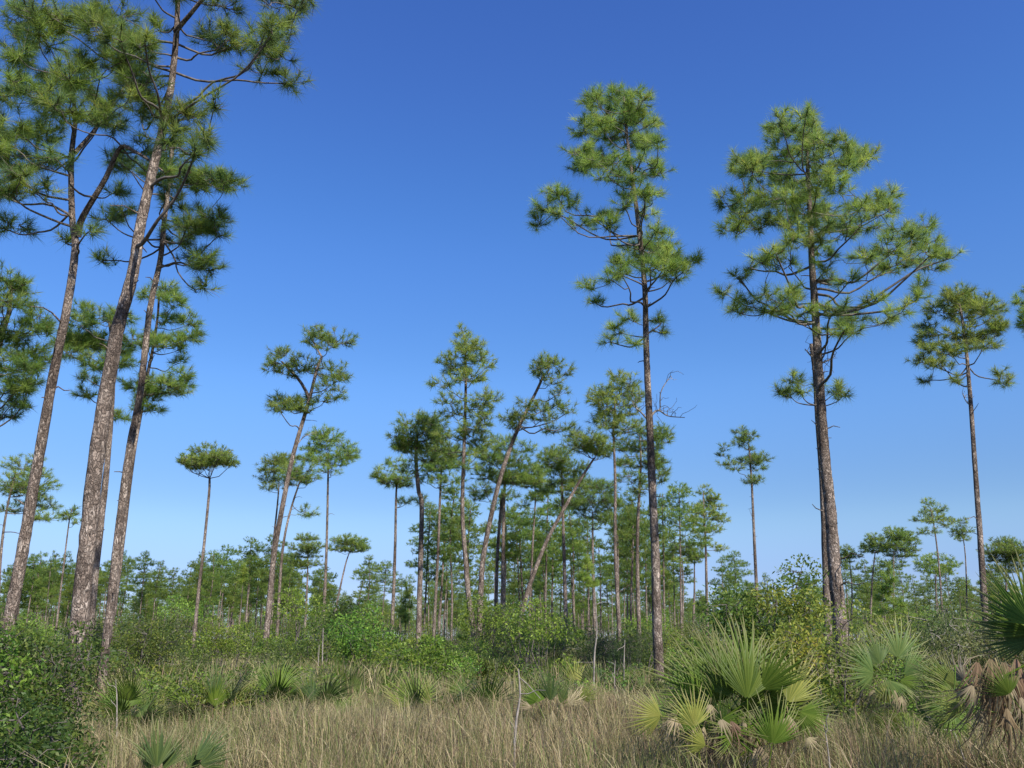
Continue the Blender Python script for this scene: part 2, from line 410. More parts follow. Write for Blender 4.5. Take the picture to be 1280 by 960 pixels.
pine('thickest pine trunk at left, crown cut off by the top of the frame', 14,
     [(98, 790), (108, 690), (122, 561), (140, 449), (150, 399), (166, 342), (175, 285), (188, 225), (200, 175), (212, 119), (219, 62), (222, 12), (224, -70)], 26,
     [(281, 6, 24, 10), (350, 8, 26, 12), (266, 47, 24, 13), (297, 56, 28, 13), (328, 53, 24, 16), (359, 36, 15, 16), (353, 66, 18, 12),
      (325, 88, 26, 10, 222, 90), (362, 102, 18, 9, 222, 92), (269, 128, 14, 10), (225, 145, 26, 12), (194, 140, 24, 14), (175, 132, 20, 14),
      (259, 170, 16, 13), (244, 190, 16, 11), (200, 34, 12, 10), (144, 12, 26, 12), (110, 14, 24, 14), (75, 25, 24, 12), (40, 12, 22, 14),
      (220, -20, 30, 16), (265, -30, 30, 14), (180, -20, 28, 14), (320, -22, 28, 14), (224, -60, 26, 18), (165, 62, 24, 18), (180, 100, 24, 14), (150, 45, 22, 14),
      (205, 170, 20, 12), (125, 40, 22, 12), (380, -4, 14, 8)],
     forks=[([(219, 40, 0), (236, 20, -.3), (262, -8, -.6), (300, -20, -.8)], 8, 4)], top=.26, mix=-.08, group=G0, stubs=14)
pine('rightmost of the three tall left trunks, slender, with low branches trailing right', 18,
     [(124, 880), (140, 740), (150, 650), (162, 561), (175, 492), (187, 389), (200, 327), (205, 280), (211, 230), (215, 190), (217, 172)], 13,
     [(266, 225, 24, 12), (291, 230, 12, 12), (237, 228, 22, 14), (262, 272, 24, 16), (234, 281, 24, 14), (216, 250, 18, 14), (262, 333, 20, 11, 197, 300),
      (244, 317, 18, 13), (256, 358, 12, 9, 197, 300), (219, 299, 18, 12), (150, 200, 22, 12), (134, 272, 16, 8, 175, 300), (128, 324, 16, 7, 187, 310), (156, 266, 14, 8), (217, 190, 20, 13),
      (195, 215, 20, 14), (275, 290, 12, 9)],
     top=.4, mix=-.12, group=G0, droop=.06, stubs=12)
pine('dense pine crown seen between the left trunks, its own trunk hidden by the thickest one', 27,
     [(112, 790), (122, 690), (134, 580), (141, 480), (140, 430), (136, 395)], 12,
     [(125, 399, 26, 13), (103, 386, 12, 9), (150, 395, 18, 12), (100, 424, 26, 16), (131, 430, 26, 14), (91, 442, 18, 10), (119, 455, 24, 11),
      (165, 425, 20, 12), (150, 450, 22, 12), (109, 492, 14, 8), (150, 520, 14, 7, 138, 500)], dens=1.1, mix=.02)
pine('thin pine with layered crown just right of the left foreground trunks', 28,
     [(150, 700), (165, 580), (175, 520), (184, 470), (191, 436), (197, 396), (199, 365)], 8,
     [(206, 361, 18, 10), (219, 380, 15, 10), (183, 367, 14, 9), (237, 402, 13, 8), (237, 422, 18, 8), (187, 427, 20, 12), (219, 427, 12, 8),
      (203, 480, 28, 12), (231, 467, 14, 10), (172, 480, 24, 12), (187, 508, 20, 10), (225, 452, 12, 5), (205, 400, 14, 9), (232, 490, 10, 5)], mix=.08)
pine('broad dark pine crown at the left edge, below the foreground crowns', 24,
     [(-75, 800), (-45, 640), (-22, 520), (0, 430), (12, 385), (14, 350)], 13,
     [(6, 345, 16, 14), (28, 354, 14, 9), (22, 377, 22, 9), (45, 400, 18, 14), (15, 415, 24, 14), (55, 414, 14, 9), (35, 440, 28, 15), (8, 455, 28, 15),
      (52, 452, 18, 12), (15, 485, 26, 13), (38, 475, 20, 9), (8, 518, 16, 7), (-30, 430, 28, 16), (-25, 380, 22, 14), (-35, 480, 26, 14), (28, 505, 12, 5)], mix=-.03)
pine('rounded pine low at the left edge behind the forked trunk', 52,
     [(-4, 800), (0, 706), (8, 640), (20, 590)], 6,
     [(29, 581, 26, 9), (12, 602, 20, 12), (46, 606, 24, 12), (54, 631, 20, 10), (17, 635, 20, 9), (60, 648, 12, 6), (30, 615, 22, 10)], mix=.05)
pine('thin sparse pine between the left trunks, nearly bare', 62,
     [(72, 770), (78, 720), (86, 655), (90, 636)], 3.5, [(90, 640, 13, 6), (80, 643, 7, 4), (96, 652, 7, 4)], dens=.6)
# --- midground, left to right
pine('lone umbrella-topped pine standing clear of the others at left', 64,
     [(240, 825), (248, 740), (254, 690), (261, 620), (262, 598)], 5.5,
     [(262, 564, 24, 8), (240, 574, 16, 9), (283, 574, 16, 9), (262, 578, 28, 8), (232, 578, 9, 5), (291, 579, 8, 5)], top=.6, dens=1.5, mix=.05)
pine('leaning pine with forked open crown, tallest left of centre', 38,
     [(330, 825), (338, 740), (343, 690), (354, 628), (366, 570), (382, 515), (387, 498), (396, 462), (402, 446)], 9.5,
     [(389, 413, 12, 8), (386, 424, 8, 6), (425, 424, 19, 11), (410, 432, 12, 8), (358, 449, 20, 14), (380, 456, 22, 14), (341, 460, 11, 8), (416, 464, 22, 13), (345, 441, 10, 6),
      (360, 507, 22, 11), (378, 508, 14, 8), (422, 493, 14, 7), (405, 500, 12, 5), (352, 500, 14, 9), (432, 472, 9, 4)],
     forks=[([(387, 498, 0), (376, 478, .2), (362, 462, .5), (352, 452, .6)], 5, 2.5), ([(402, 446, 0), (394, 432, 0), (386, 414, 0)], 3, 1.5)], top=.4,
     dead=[[(372, 555), (380, 546), (391, 542)]], dens=1.05)
pine('small pine with pale crown left of the tall leaning one', 52,
     [(334, 810), (340, 700), (347, 628), (349, 600)], 4.5, [(341, 584, 20, 10), (335, 597, 14, 8), (359, 572, 15, 8), (346, 575, 16, 8), (348, 608, 10, 6)], dens=.85, mix=.1)
pine('curving pine with a small lower tuft right of the leaning one', 50,
     [(346, 800), (352, 700), (360, 650), (372, 610), (378, 596)], 5, [(378, 592, 20, 12), (366, 600, 14, 9), (362, 586, 14, 8), (384, 640, 12, 8, 368, 628), (388, 600, 12, 6)], mix=.05)
pine('straight thin pine with flat layered crown, right of the leaning one', 55,
     [(401, 850), (405, 760), (408, 690), (410, 600), (410, 570)], 5.5,
     [(409, 546, 22, 10), (391, 560, 16, 7), (437, 568, 14, 8), (418, 576, 26, 9), (400, 572, 20, 7), (430, 556, 14, 6), (402, 540, 14, 7), (412, 588, 16, 5)], mix=.05, dens=.95)
pine('slim pine with a short side branch, left of the central clump', 52,
     [(489, 805), (492, 740), (494, 680), (495, 625), (496, 600)], 6.5,
     [(495, 578, 16, 7), (480, 592, 15, 9), (505, 596, 16, 10), (493, 604, 20, 6), (502, 627, 9, 5, 495, 632), (512, 625, 7, 4, 495, 632), (474, 598, 9, 5)], mix=.05, dens=1.05)
pine('crooked pine whose stem kinks below a dense rounded crown', 42,
     [(522, 835), (524, 760), (526, 690), (527, 630), (523, 612), (520, 575), (521, 545)], 8.5,
     [(519, 528, 24, 11), (540, 526, 18, 11), (503, 545, 16, 11), (525, 550, 26, 12), (548, 545, 16, 10), (532, 572, 22, 9), (506, 560, 14, 8), (512, 586, 12, 6), (525, 626, 12, 6)], top=.6, dens=1.2, mix=0)
pine('pine with spreading upswept limbs behind the crooked one', 50,
     [(541, 815), (547, 700), (550, 625), (551, 600), (552, 580)], 5.5,
     [(550, 560, 24, 10), (564, 574, 22, 10), (540, 592, 18, 8), (566, 598, 16, 7), (552, 580, 24, 9), (560, 612, 12, 5), (530, 600, 10, 5)], dens=1.0, mix=-.02)
pine('low pale pine under the spreading one in the central clump', 82,
     [(548, 800), (553, 720), (556, 670)], 5,
     [(548, 640, 18, 8), (566, 644, 18, 9), (580, 656, 10, 6), (556, 656, 22, 8), (558, 672, 18, 7), (568, 684, 10, 6), (550, 690, 8, 5)], mix=.15, dens=.8)
pine('tall straight conical pine in the middle of the central clump', 38,
     [(600, 850), (592, 790), (585, 740), (582, 700), (578, 640), (580, 560), (582, 500), (582, 450), (580, 420)], 10,
     [(580, 416, 12, 9), (583, 430, 18, 10), (575, 443, 20, 9), (597, 446, 18, 9), (560, 450, 14, 7), (608, 456, 12, 7), (556, 478, 20, 10), (590, 472, 20, 10), (574, 463, 18, 8),
      (562, 499, 18, 9), (606, 499, 20, 11), (566, 515, 16, 8), (594, 515, 18, 8), (609, 527, 10, 7), (562, 542, 20, 9), (594, 546, 20, 8), (570, 565, 18, 9), (600, 560, 14, 8), (588, 535, 18, 8), (548, 560, 12, 8), (582, 582, 16, 6)],
     top=.25, dens=1.0, mix=.14)
pine('pine bending right over the central clump', 38,
     [(599, 800), (601, 740), (605, 690), (622, 610), (636, 565), (648, 535), (660, 510), (672, 486), (680, 468)], 9,
     [(678, 449, 14, 7), (690, 455, 16, 9), (707, 463, 12, 7), (690, 476, 18, 7), (672, 464, 9, 6), (700, 489, 13, 6), (690, 506, 20, 8), (710, 512, 11, 6), (655, 519, 15, 8), (678, 520, 20, 8), (634, 520, 12, 7), (692, 536, 16, 7, 650, 530),
      (660, 504, 14, 7), (708, 532, 9, 6, 650, 530), (640, 532, 12, 5)], top=.4, dens=.95, mix=-.02)
pine('twin-trunked pine with wide dense crown behind the bending one', 48,
     [(629, 845), (629, 760), (629, 690), (630, 625), (632, 590)], 8,
     [(628, 550, 18, 8), (650, 560, 18, 9), (615, 568, 18, 10), (640, 576, 26, 11), (661, 590, 20, 8), (620, 598, 22, 9), (600, 612, 18, 7), (645, 600, 22, 8), (672, 600, 10, 6), (610, 585, 18, 8), (636, 618, 14, 6), (594, 622, 10, 5)],
     forks=[([(617, 830, .5), (620, 760, .5), (622, 690, .5), (628, 615, .3)], 5, 4)], dens=1.15, mix=-.05)
pine('long arching pine bowed to the right with its crown at the bend top', 40,
     [(644, 840), (648, 790), (658, 745), (668, 715), (684, 675), (703, 640), (722, 606), (734, 586), (742, 574)], 8.5,
     [(735, 548, 22, 9), (716, 543, 14, 7), (752, 557, 14, 8), (740, 562, 18, 6), (722, 556, 18, 8), (760, 568, 7, 4)], top=.35, dens=1.1, mix=.0)
pine('thin grey pine left of the arching trunk', 56,
     [(660, 815), (663, 740), (666, 680), (669, 630), (669, 605)], 4.5,
     [(668, 590, 18, 8), (662, 604, 18, 7), (680, 606, 14, 7), (655, 630, 9, 5), (672, 618, 16, 6), (668, 640, 12, 5), (681, 588, 10, 6)], dens=.8, mix=-.05)
pine('pine with bushy crown crossed by the arching trunk', 50,
     [(709, 840), (707, 760), (705, 690), (703, 620), (702, 590)], 7,
     [(702, 566, 20, 8), (692, 580, 20, 9), (716, 584, 20, 9), (703, 598, 26, 9), (690, 612, 18, 6), (716, 614, 18, 6), (725, 600, 12, 7), (682, 570, 12, 7), (705, 632, 16, 5)], dens=1.1, mix=0)
pine('dark pine right of the arching trunk, full crown', 58,
     [(746, 850), (743, 770), (741, 690), (741, 640)], 6,
     [(738, 606, 22, 9), (755, 612, 18, 8), (740, 624, 28, 10), (722, 628, 14, 7), (762, 630, 16, 8), (742, 644, 24, 7), (730, 655, 14, 5), (760, 648, 12, 6)], dens=1.15, mix=-.12)
pine('pale wispy pine close on the left of the tallest trunk', 40,
     [(776, 830), (772, 750), (769, 680), (769, 600), (767, 540), (769, 500)], 7,
     [(772, 471, 15, 8), (787, 478, 15, 9), (764, 492, 26, 11), (748, 498, 13, 11), (776, 512, 25, 11), (758, 526, 20, 9), (783, 530, 17, 8), (797, 494, 10, 10), (755, 512, 16, 8), (768, 546, 16, 5)],
     dens=.95, mix=.22, tint=1.05)
pine('dense layered pine directly behind the tallest trunk', 45,
     [(799, 790), (797, 720), (797, 665), (799, 620), (801, 580), (800, 545)], 7,
     [(795, 536, 24, 10), (823, 540, 18, 10), (788, 558, 20, 9), (833, 550, 8, 6), (800, 578, 28, 10), (824, 577, 12, 7), (833, 591, 8, 5), (788, 598, 20, 8), (820, 600, 12, 7), (806, 560, 20, 8), (805, 612, 18, 6), (780, 578, 14, 6)],
     dens=1.15, mix=0)
pine('tallest pine right of centre, tiered shaggy crown and long bare trunk', 21.5,
     [(824, 850), (821, 770), (819, 690), (815, 600), (812, 530), (808, 440), (806, 360), (800, 300), (793, 240), (786, 190), (782, 150), (780, 120)], 15,
     [(782, 114, 18, 10), (765, 122, 14, 9), (797, 128, 18, 12), (740, 128, 14, 9), (755, 142, 20, 13), (778, 145, 22, 14), (800, 150, 15, 9), (730, 160, 18, 12), (818, 150, 8, 6),
      (755, 168, 22, 12), (780, 172, 22, 12), (805, 178, 20, 12), (822, 180, 12, 8), (722, 188, 18, 12), (745, 196, 22, 12), (770, 200, 22, 12), (800, 206, 20, 11), (825, 213, 12, 8),
      (728, 210, 12, 8), (760, 217, 18, 8), (789, 226, 16, 9), (815, 245, 11, 9), (780, 255, 12, 12), (808, 265, 12, 10),
      (698, 243, 20, 10, 783, 298), (680, 258, 16, 9, 783, 298), (672, 277, 13, 10, 783, 298), (712, 252, 15, 9, 783, 298), (742, 272, 13, 8, 790, 304), (755, 280, 17, 9, 795, 306), (700, 268, 13, 7, 783, 298), (765, 268, 12, 7, 795, 306), (725, 280, 12, 6, 790, 304),
      (792, 307, 20, 9), (825, 300, 22, 12), (810, 320, 24, 12), (838, 318, 16, 9), (785, 325, 16, 8), (860, 325, 14, 8, 806, 352), (830, 335, 20, 9), (845, 345, 15, 7), (870, 322, 7, 6, 806, 352),
      (736, 356, 12, 10, 806, 372), (742, 374, 9, 9, 806, 372), (762, 346, 13, 8, 806, 372), (776, 340, 12, 7), (785, 395, 12, 8, 806, 415), (775, 412, 12, 9, 806, 420), (762, 425, 12, 6, 806, 420), (822, 398, 11, 8, 806, 410), (828, 412, 9, 6, 806, 415), (793, 428, 8, 7, 806, 418)],
     top=.2, dens=.9, mix=.02, stubs=22,
     dead=[[(811, 524), (819, 514), (825, 512), (826, 490), (838, 470)], [(811, 524), (822, 513), (835, 520), (856, 522)], [(811, 526), (800, 514), (792, 508)]], tint=1.0)
pine('massive broad-crowned pine at right, thick lit trunk', 19.5,
     [(1050, 775), (1044, 720), (1038, 640), (1030, 560), (1024, 470), (1019, 390), (1015, 330), (1013, 280), (1010, 220), (1008, 165)], 21,
     [(1009, 138, 12, 8), (1018, 148, 11, 7), (975, 150, 14, 9), (990, 160, 18, 12), (965, 166, 12, 8), (1010, 168, 22, 13), (1035, 175, 20, 12), (1060, 178, 18, 10), (1085, 196, 16, 10), (925, 200, 14, 9), (945, 195, 18, 12),
      (970, 190, 22, 13), (1000, 195, 24, 14), (1030, 200, 24, 14), (1055, 210, 20, 12), (940, 215, 22, 12), (965, 215, 22, 12), (995, 220, 24, 14), (1020, 228, 24, 14), (1045, 235, 20, 12), (908, 250, 15, 9),
      (930, 245, 18, 11), (955, 250, 22, 12), (980, 245, 22, 12), (1010, 255, 24, 12), (910, 285, 14, 9), (928, 272, 14, 8), (950, 280, 18, 9), (975, 275, 18, 9), (1035, 262, 20, 10), (1065, 258, 15, 9), (1090, 250, 16, 10), (1112, 242, 12, 10),
      (1100, 265, 18, 10), (1075, 280, 22, 11), (1050, 290, 22, 11), (1025, 285, 20, 10), (1155, 280, 16, 10), (1140, 295, 18, 10), (1120, 285, 15, 9), (1160, 310, 18, 9), (1185, 320, 14, 9), (1110, 310, 22, 11), (1135, 322, 22, 10),
      (1085, 318, 20, 9), (965, 315, 18, 9), (985, 300, 16, 8), (950, 325, 14, 8), (1165, 335, 18, 7), (1115, 335, 20, 8), (1145, 372, 14, 9, 1022, 380), (1125, 388, 18, 9, 1022, 385), (1105, 400, 14, 7, 1022, 385), (1090, 375, 16, 8, 1020, 370), (1150, 355, 10, 7),
      (925, 345, 12, 8, 1014, 400), (910, 365, 14, 10, 1014, 400), (915, 385, 15, 9, 1014, 402), (940, 380, 18, 9, 1014, 402), (965, 385, 20, 9, 1016, 404), (985, 375, 18, 9), (1000, 390, 16, 8), (955, 365, 16, 8, 1014, 400), (990, 360, 14, 7), (1045, 385, 18, 8), (1065, 398, 15, 7), (1040, 415, 18, 7), (1070, 412, 14, 6),
      (985, 330, 15, 8), (1060, 350, 16, 8), (1035, 350, 14, 8), (1035, 315, 18, 9), (1000, 300, 18, 9), (998, 270, 20, 10)],
     top=.22, dens=.72, mix=.0, stubs=14, dead=[[(1024, 455), (1034, 451), (1043, 446)], [(1021, 452), (1014, 445), (1006, 436)]])
pine('second thinner trunk close behind the massive right pine, low side crown', 24,
     [(1034, 770), (1032, 700), (1028, 600), (1022, 520), (1019, 470), (1014, 430)], 12,
     [(975, 488, 9, 7, 1020, 506), (990, 474, 13, 9, 1020, 503), (1003, 487, 9, 7, 1020, 503), (986, 492, 12, 6, 1020, 505), (1045, 487, 12, 9, 1022, 503), (1052, 494, 9, 7, 1022, 503), (1020, 478, 12, 7)], top=.5, dens=1.1, mix=-.02)
pine('slim pine with rounded crown and drooping side tuft at far right', 31,
     [(1231, 760), (1227, 700), (1220, 600), (1213, 500), (1209, 450), (1203, 400), (1198, 375)], 10,
     [(1196, 366, 20, 8), (1212, 376, 16, 9), (1234, 385, 20, 13), (1172, 385, 16, 11), (1205, 392, 26, 12), (1251, 405, 9, 11), (1160, 404, 14, 8), (1162, 424, 18, 11), (1204, 416, 26, 12),
      (1240, 410, 14, 10), (1152, 450, 14, 9), (1228, 430, 20, 8), (1185, 440, 18, 9), (1256, 478, 12, 8, 1213, 455), (1250, 466, 8, 6, 1213, 455), (1157, 474, 9, 6, 1209, 460), (1196, 474, 8, 7, 1209, 458), (1178, 455, 12, 7)],
     top=.3, dens=1.0, mix=.08, dead=[[(1215, 508), (1208, 502), (1203, 492)]])
pine('pine cropped by the right edge, only outer needle tufts showing', 31,
     [(1330, 760), (1320, 600), (1308, 470), (1302, 380)], 10,
     [(1278, 377, 10, 10), (1281, 402, 12, 10), (1305, 360, 22, 12), (1300, 390, 24, 14), (1325, 385, 22, 14), (1310, 415, 24, 12)], mix=.1)
pine('small many-tiered pine at right of the tallest trunk', 82,
     [(884, 775), (883, 720), (882, 680), (880, 640), (879, 615)], 5,
     [(880, 614, 9, 6), (892, 622, 9, 6), (870, 634, 12, 5), (896, 634, 12, 5), (880, 647, 24, 6), (903, 650, 9, 4), (868, 650, 9, 4), (875, 664, 12, 5), (894, 662, 11, 5), (901, 686, 9, 4), (878, 680, 10, 4), (884, 630, 12, 6)], dens=.95, mix=.1)
pine('lone zigzag pine with separate foliage pads in open sky', 54,
     [(947, 760), (944, 700), (942, 655), (940, 610), (938, 580), (936, 555)], 5.5,
     [(924, 538, 9, 6), (935, 546, 11, 6), (926, 553, 11, 6), (938, 560, 8, 4), (905, 560, 8, 3.5), (908, 578, 12, 4), (920, 584, 13, 5), (935, 575, 14, 6), (954, 572, 13, 7), (946, 584, 12, 5), (940, 600, 12, 6)], dens=1.05, mix=-.04)
pine('slender pine with open crown left of the far right trunk', 80,
     [(1178, 770), (1174, 710), (1168, 660), (1163, 635)], 3.5,
     [(1159, 628, 9, 6), (1170, 636, 14, 6), (1149, 648, 12, 5), (1160, 664, 14, 5), (1184, 654, 11, 5), (1168, 650, 14, 5)], dens=.75, mix=.1)
pine('sparse little pine beside the far right trunk', 92,
     [(1209, 770), (1207, 700), (1203, 665)], 3, [(1200, 652, 12, 5), (1196, 662, 12, 5), (1210, 662, 10, 5), (1203, 674, 10, 3)], dens=.6, mix=.1)
pine('bushy clump-crowned pine right of the massive pine', 95,
     [(1116, 800), (1117, 740), (1117, 690)], 4,
     [(1118, 664, 15, 6), (1131, 672, 14, 8), (1110, 680, 16, 8), (1125, 692, 20, 8), (1140, 678, 10, 5), (1118, 706, 16, 6)], dens=1.2, mix=.02)
pine('flat-topped pine left of the bushy clump-crowned one', 98,
     [(1088, 790), (1090, 730), (1094, 690)], 4, [(1094, 672, 12, 5), (1086, 680, 10, 5), (1102, 680, 14, 6), (1094, 688, 16, 5)], dens=.95)
pine('wide low-crowned pine below the slender open one at right', 110,
     [(1172, 790), (1170, 740), (1170, 710)], 4, [(1155, 702, 15, 6), (1172, 698, 18, 7), (1190, 705, 12, 6), (1165, 712, 20, 6), (1182, 716, 12, 5)], dens=1.1)
pine('round dense pine low at the right edge', 88,
     [(1258, 800), (1258, 750), (1257, 700)], 5, [(1256, 678, 18, 7), (1240, 688, 15, 7), (1270, 686, 18, 8), (1256, 698, 26, 9), (1246, 712, 16, 6), (1276, 704, 18, 8)], dens=1.15)
pine('sparse pine just right of the massive trunk, low on the horizon', 100,
     [(1064, 790), (1065, 740), (1062, 700)], 3.5, [(1056, 686, 10, 5), (1068, 694, 12, 5), (1056, 700, 10, 5), (1064, 710, 12, 4)], dens=.85)
pine('flat-crowned pine left of the small many-tiered one', 98,
     [(853, 790), (854, 740), (853, 700)], 4, [(852, 682, 14, 5), (845, 690, 10, 5), (860, 690, 12, 5)], dens=1.0)
pine('straight pine tucked under the small many-tiered one', 98,
     [(866, 790), (868, 740), (868, 700)], 4.5, [(868, 684, 12, 5), (862, 692, 10, 5), (876, 694, 10, 5), (868, 702, 10, 4)], dens=1.0)
pine('flat round-crowned pine on a bent stem, left of the slim one', 96,
     [(418, 770), (424, 740), (432, 705), (437, 690)], 4, [(432, 674, 16, 6), (448, 677, 14, 6), (420, 684, 12, 6), (440, 686, 18, 6), (455, 684, 8, 4)], dens=1.2, mix=.05)
pine('pine with tall stepped crown behind the straight thin one', 96,
     [(381, 790), (384, 730), (385, 690)], 4.5, [(386, 672, 12, 6), (376, 684, 14, 6), (394, 682, 14, 6), (384, 694, 18, 6), (372, 704, 10, 5), (392, 704, 12, 5)], dens=1.1, mix=.03)
pine('grey sparse pine left of the slim central one', 120,
     [(445, 780), (449, 750), (455, 720)], 3, [(452, 714, 9, 4), (466, 706, 9, 4), (446, 722, 8, 4), (470, 712, 7, 3)], dens=.6)

# young bushy pines
def young(label, px, top, bot, wd, Y, seed, fl=0):
    R.seed(seed)
    s = pxm(Y); z1 = P(px, top, Y)[2]; z0 = max(P(px, bot, Y)[2], 0.15); x = PX(px, Y, z1 * .5)
    tr = np.array([(x, Y, -0.05), (x + .03, Y, z1 * .5), (x, Y, z1 * .93)])
    bl = []
    n = 9
    for i in range(n):
        f = i / (n - 1); r = wd * s * 0.5 * (1 - 0.75 * f ** 1.5) * R.uniform(.7, 1)
        a = R.uniform(0, 6.28); q = r * .55
        bl.append((np.array([x + math.cos(a) * q, Y + math.sin(a) * q, z0 + (z1 - z0) * (0.08 + .86 * f)]), r * .75, (z1 - z0) / n * 1.0, r * .75, None))
    root = empty('young_pine', (x, Y, 0), label, 'young pine', 'young bushy pines among the shrubs')
    lod = dict(lod_for(Y)); lod['ln'] = .30; lod['k'] = 30
    grow(root, tr, .05, .015, bl, lod, 1.5, .12, (x, Y, 0), parts=False, tint=1.15)
young('bright green bottle-brush young pine between the arching trunk and the tallest pine', 735, 695, 735, 34, 45, 5)
young('young pine with feathery green top below the tall conical pine', 585, 748, 800, 26, 45, 6)
young('young pine low in the brush left of the twin-trunked pine', 506, 722, 780, 26, 55, 7)
young('young pine of deep green needles right of the massive pine', 1118, 705, 775, 42, 42, 8)
young('small young pine far back beside the leaning left-centre pine', 300, 706, 730, 17, 62, 9)
young('little young pine in front of the brush at left centre', 328, 838, 872, 26, 20, 10)
young('shin-high young pine in the grass below the slim central pine', 445, 836, 872, 24, 24, 11)

# ---------------------------------------------------------------- background pines (shared meshes)
def archetype(seed, Y, H=15.0, wide=1.0, bare=.6, nb=9, dens=1.0, mix=0.0):
    R.seed(seed)
    lean = R.normal(size=2) * 0.35
    tr = np.array([(0, 0, -.08), (lean[0] * .3, lean[1] * .3, H * .35), (lean[0] * .5 + R.normal() * .15, lean[1] * .8, H * .7), (lean[0], lean[1], H * .96)])
    bl = []
    for i in range(nb):
        f = bare + (1 - bare) * (i + .4) / nb
        r = (1.0 + 1.5 * math.sin(math.pi * min(1, (f - bare) / (1 - bare) * .8 + .18))) * wide
        a = i * 2.4 + R.uniform(-.5, .5); q = r * R.uniform(.3, .7)
        if i == nb - 1: q = .1
        bl.append((np.array([lean[0] * f + math.cos(a) * q, lean[1] * f + math.sin(a) * q, H * f]), r * R.uniform(.5, .75), R.uniform(.55, 1.0), r * R.uniform(.5, .8), None))
    root = empty('pine_tree', (0, 0, 0), 'x', 'pine tree')
    lod = dict(lod_for(Y)); lod['tw'] = False
    grow(root, tr, .13, .05, bl, lod, dens, mix, (0, 0, 0), parts=False, tint=.88)
    return root
ARCH = []
specs = [(1.0, .55, 10), (.8, .62, 8), (1.15, .66, 9), (.9, .5, 11), (.7, .45, 10), (1.1, .72, 7), (.85, .58, 9), (1.0, .42, 12)]
for i, (wd_, br, nb) in enumerate(specs):
    ARCH.append(archetype(50 + i, 120, wide=wd_, bare=br, nb=nb, dens=.95 if i % 3 else 1.15, mix=.04 * (i % 3)))
ARCH_USED = [False] * len(ARCH)
def plant(k, x, y, sc, rz, label, group):
    src = ARCH[k]
    if not ARCH_USED[k]: o = src; ARCH_USED[k] = True
    else:
        o = src.copy(); LINK(o)
        for ch in src.children:
            c = ch.copy(); LINK(c); c.parent = o
    o.location = (x, y, 0); o.rotation_euler = (0, 0, rz); o.scale = (sc, sc, sc * R.uniform(.94, 1.06))
    o['label'] = label; o['group'] = group
    return o
R.seed(99)
LISTED = [(40, 688), (22, 700), (68, 682), (88, 700), (110, 695), (128, 712), (150, 704), (178, 690), (196, 712), (208, 728), (228, 742), (236, 730), (250, 692), (262, 712), (275, 698),
          (290, 690), (312, 664), (322, 700), (338, 668), (352, 712), (364, 690), (372, 722), (402, 700), (412, 722), (500, 716), (512, 738), (538, 680), (548, 712), (560, 705), (575, 728),
          (596, 735), (612, 716), (640, 690), (652, 708), (664, 665), (676, 692), (690, 640), (700, 676), (716, 655), (728, 688), (735, 640), (750, 668), (760, 700), (772, 620), (782, 655),
          (792, 690), (806, 640), (815, 680), (826, 618), (838, 690), (668, 720), (688, 730), (712, 722), (840, 722), (851, 735), (905, 702), (915, 735), (922, 692), (960, 712), (940, 730), (1078, 722), (1092, 735),
          (1103, 700), (1145, 722), (1215, 735), (1236, 712), (1200, 745), (5, 730), (52, 735), (140, 742), (168, 735), (218, 755), (244, 752), (290, 745), (305, 735),
          (478, 745), (490, 752), (528, 745), (430, 742), (392, 740), (880, 742), (866, 750)]
for _ in range(30): LISTED.append((R.uniform(478, 850), R.uniform(610, 735)))
for _ in range(40): LISTED.append((R.uniform(-10, 480), R.uniform(690, 750)))
for _ in range(26): LISTED.append((R.uniform(-10, 380), R.uniform(680, 718)))
for _ in range(12): LISTED.append((R.uniform(1050, 1290), R.uniform(690, 725)))
for _ in range(22): LISTED.append((R.uniform(900, 1290), R.uniform(708, 755)))
for px, top in LISTED:
    H = R.uniform(12.5, 15.5); Y = min(Yfor(top, H) * R.uniform(.95, 1.05), 320)
    sc = (CAMZ + (P(px, top, Y)[2] - CAMZ)) / 15.3
    z = px
    if px < 230: lab, gr = 'small distant pine in the tree line behind the left foreground trunks', 'distant pines at left'
    elif px < 480: lab, gr = 'small distant pine in the tree line left of the central clump', 'distant pines left of centre'
    elif px < 850: lab, gr = 'distant pine filling the gaps behind the central clump', 'distant pines behind the central clump'
    else: lab, gr = 'small distant pine low on the horizon in the right half', 'distant pines at right'
    plant(R.randint(0, len(ARCH)), PX(px, Y, 8), Y, sc, R.uniform(0, 6.28), lab, gr)
# second rank, farther
n2 = 0
for i in range(150):
    Y = R.uniform(130, 250); px = R.uniform(-60, 1340)
    dn = 1.0 if px < 480 or 560 < px < 850 else .75
    if R.uniform() > dn: continue
    plant(R.randint(0, len(ARCH)), PX(px, Y, 8), Y, R.uniform(.55, .82), R.uniform(0, 6.28),
          'tiny far pine in the hazy strip of wood along the horizon', 'far pines along the horizon')
    n2 += 1

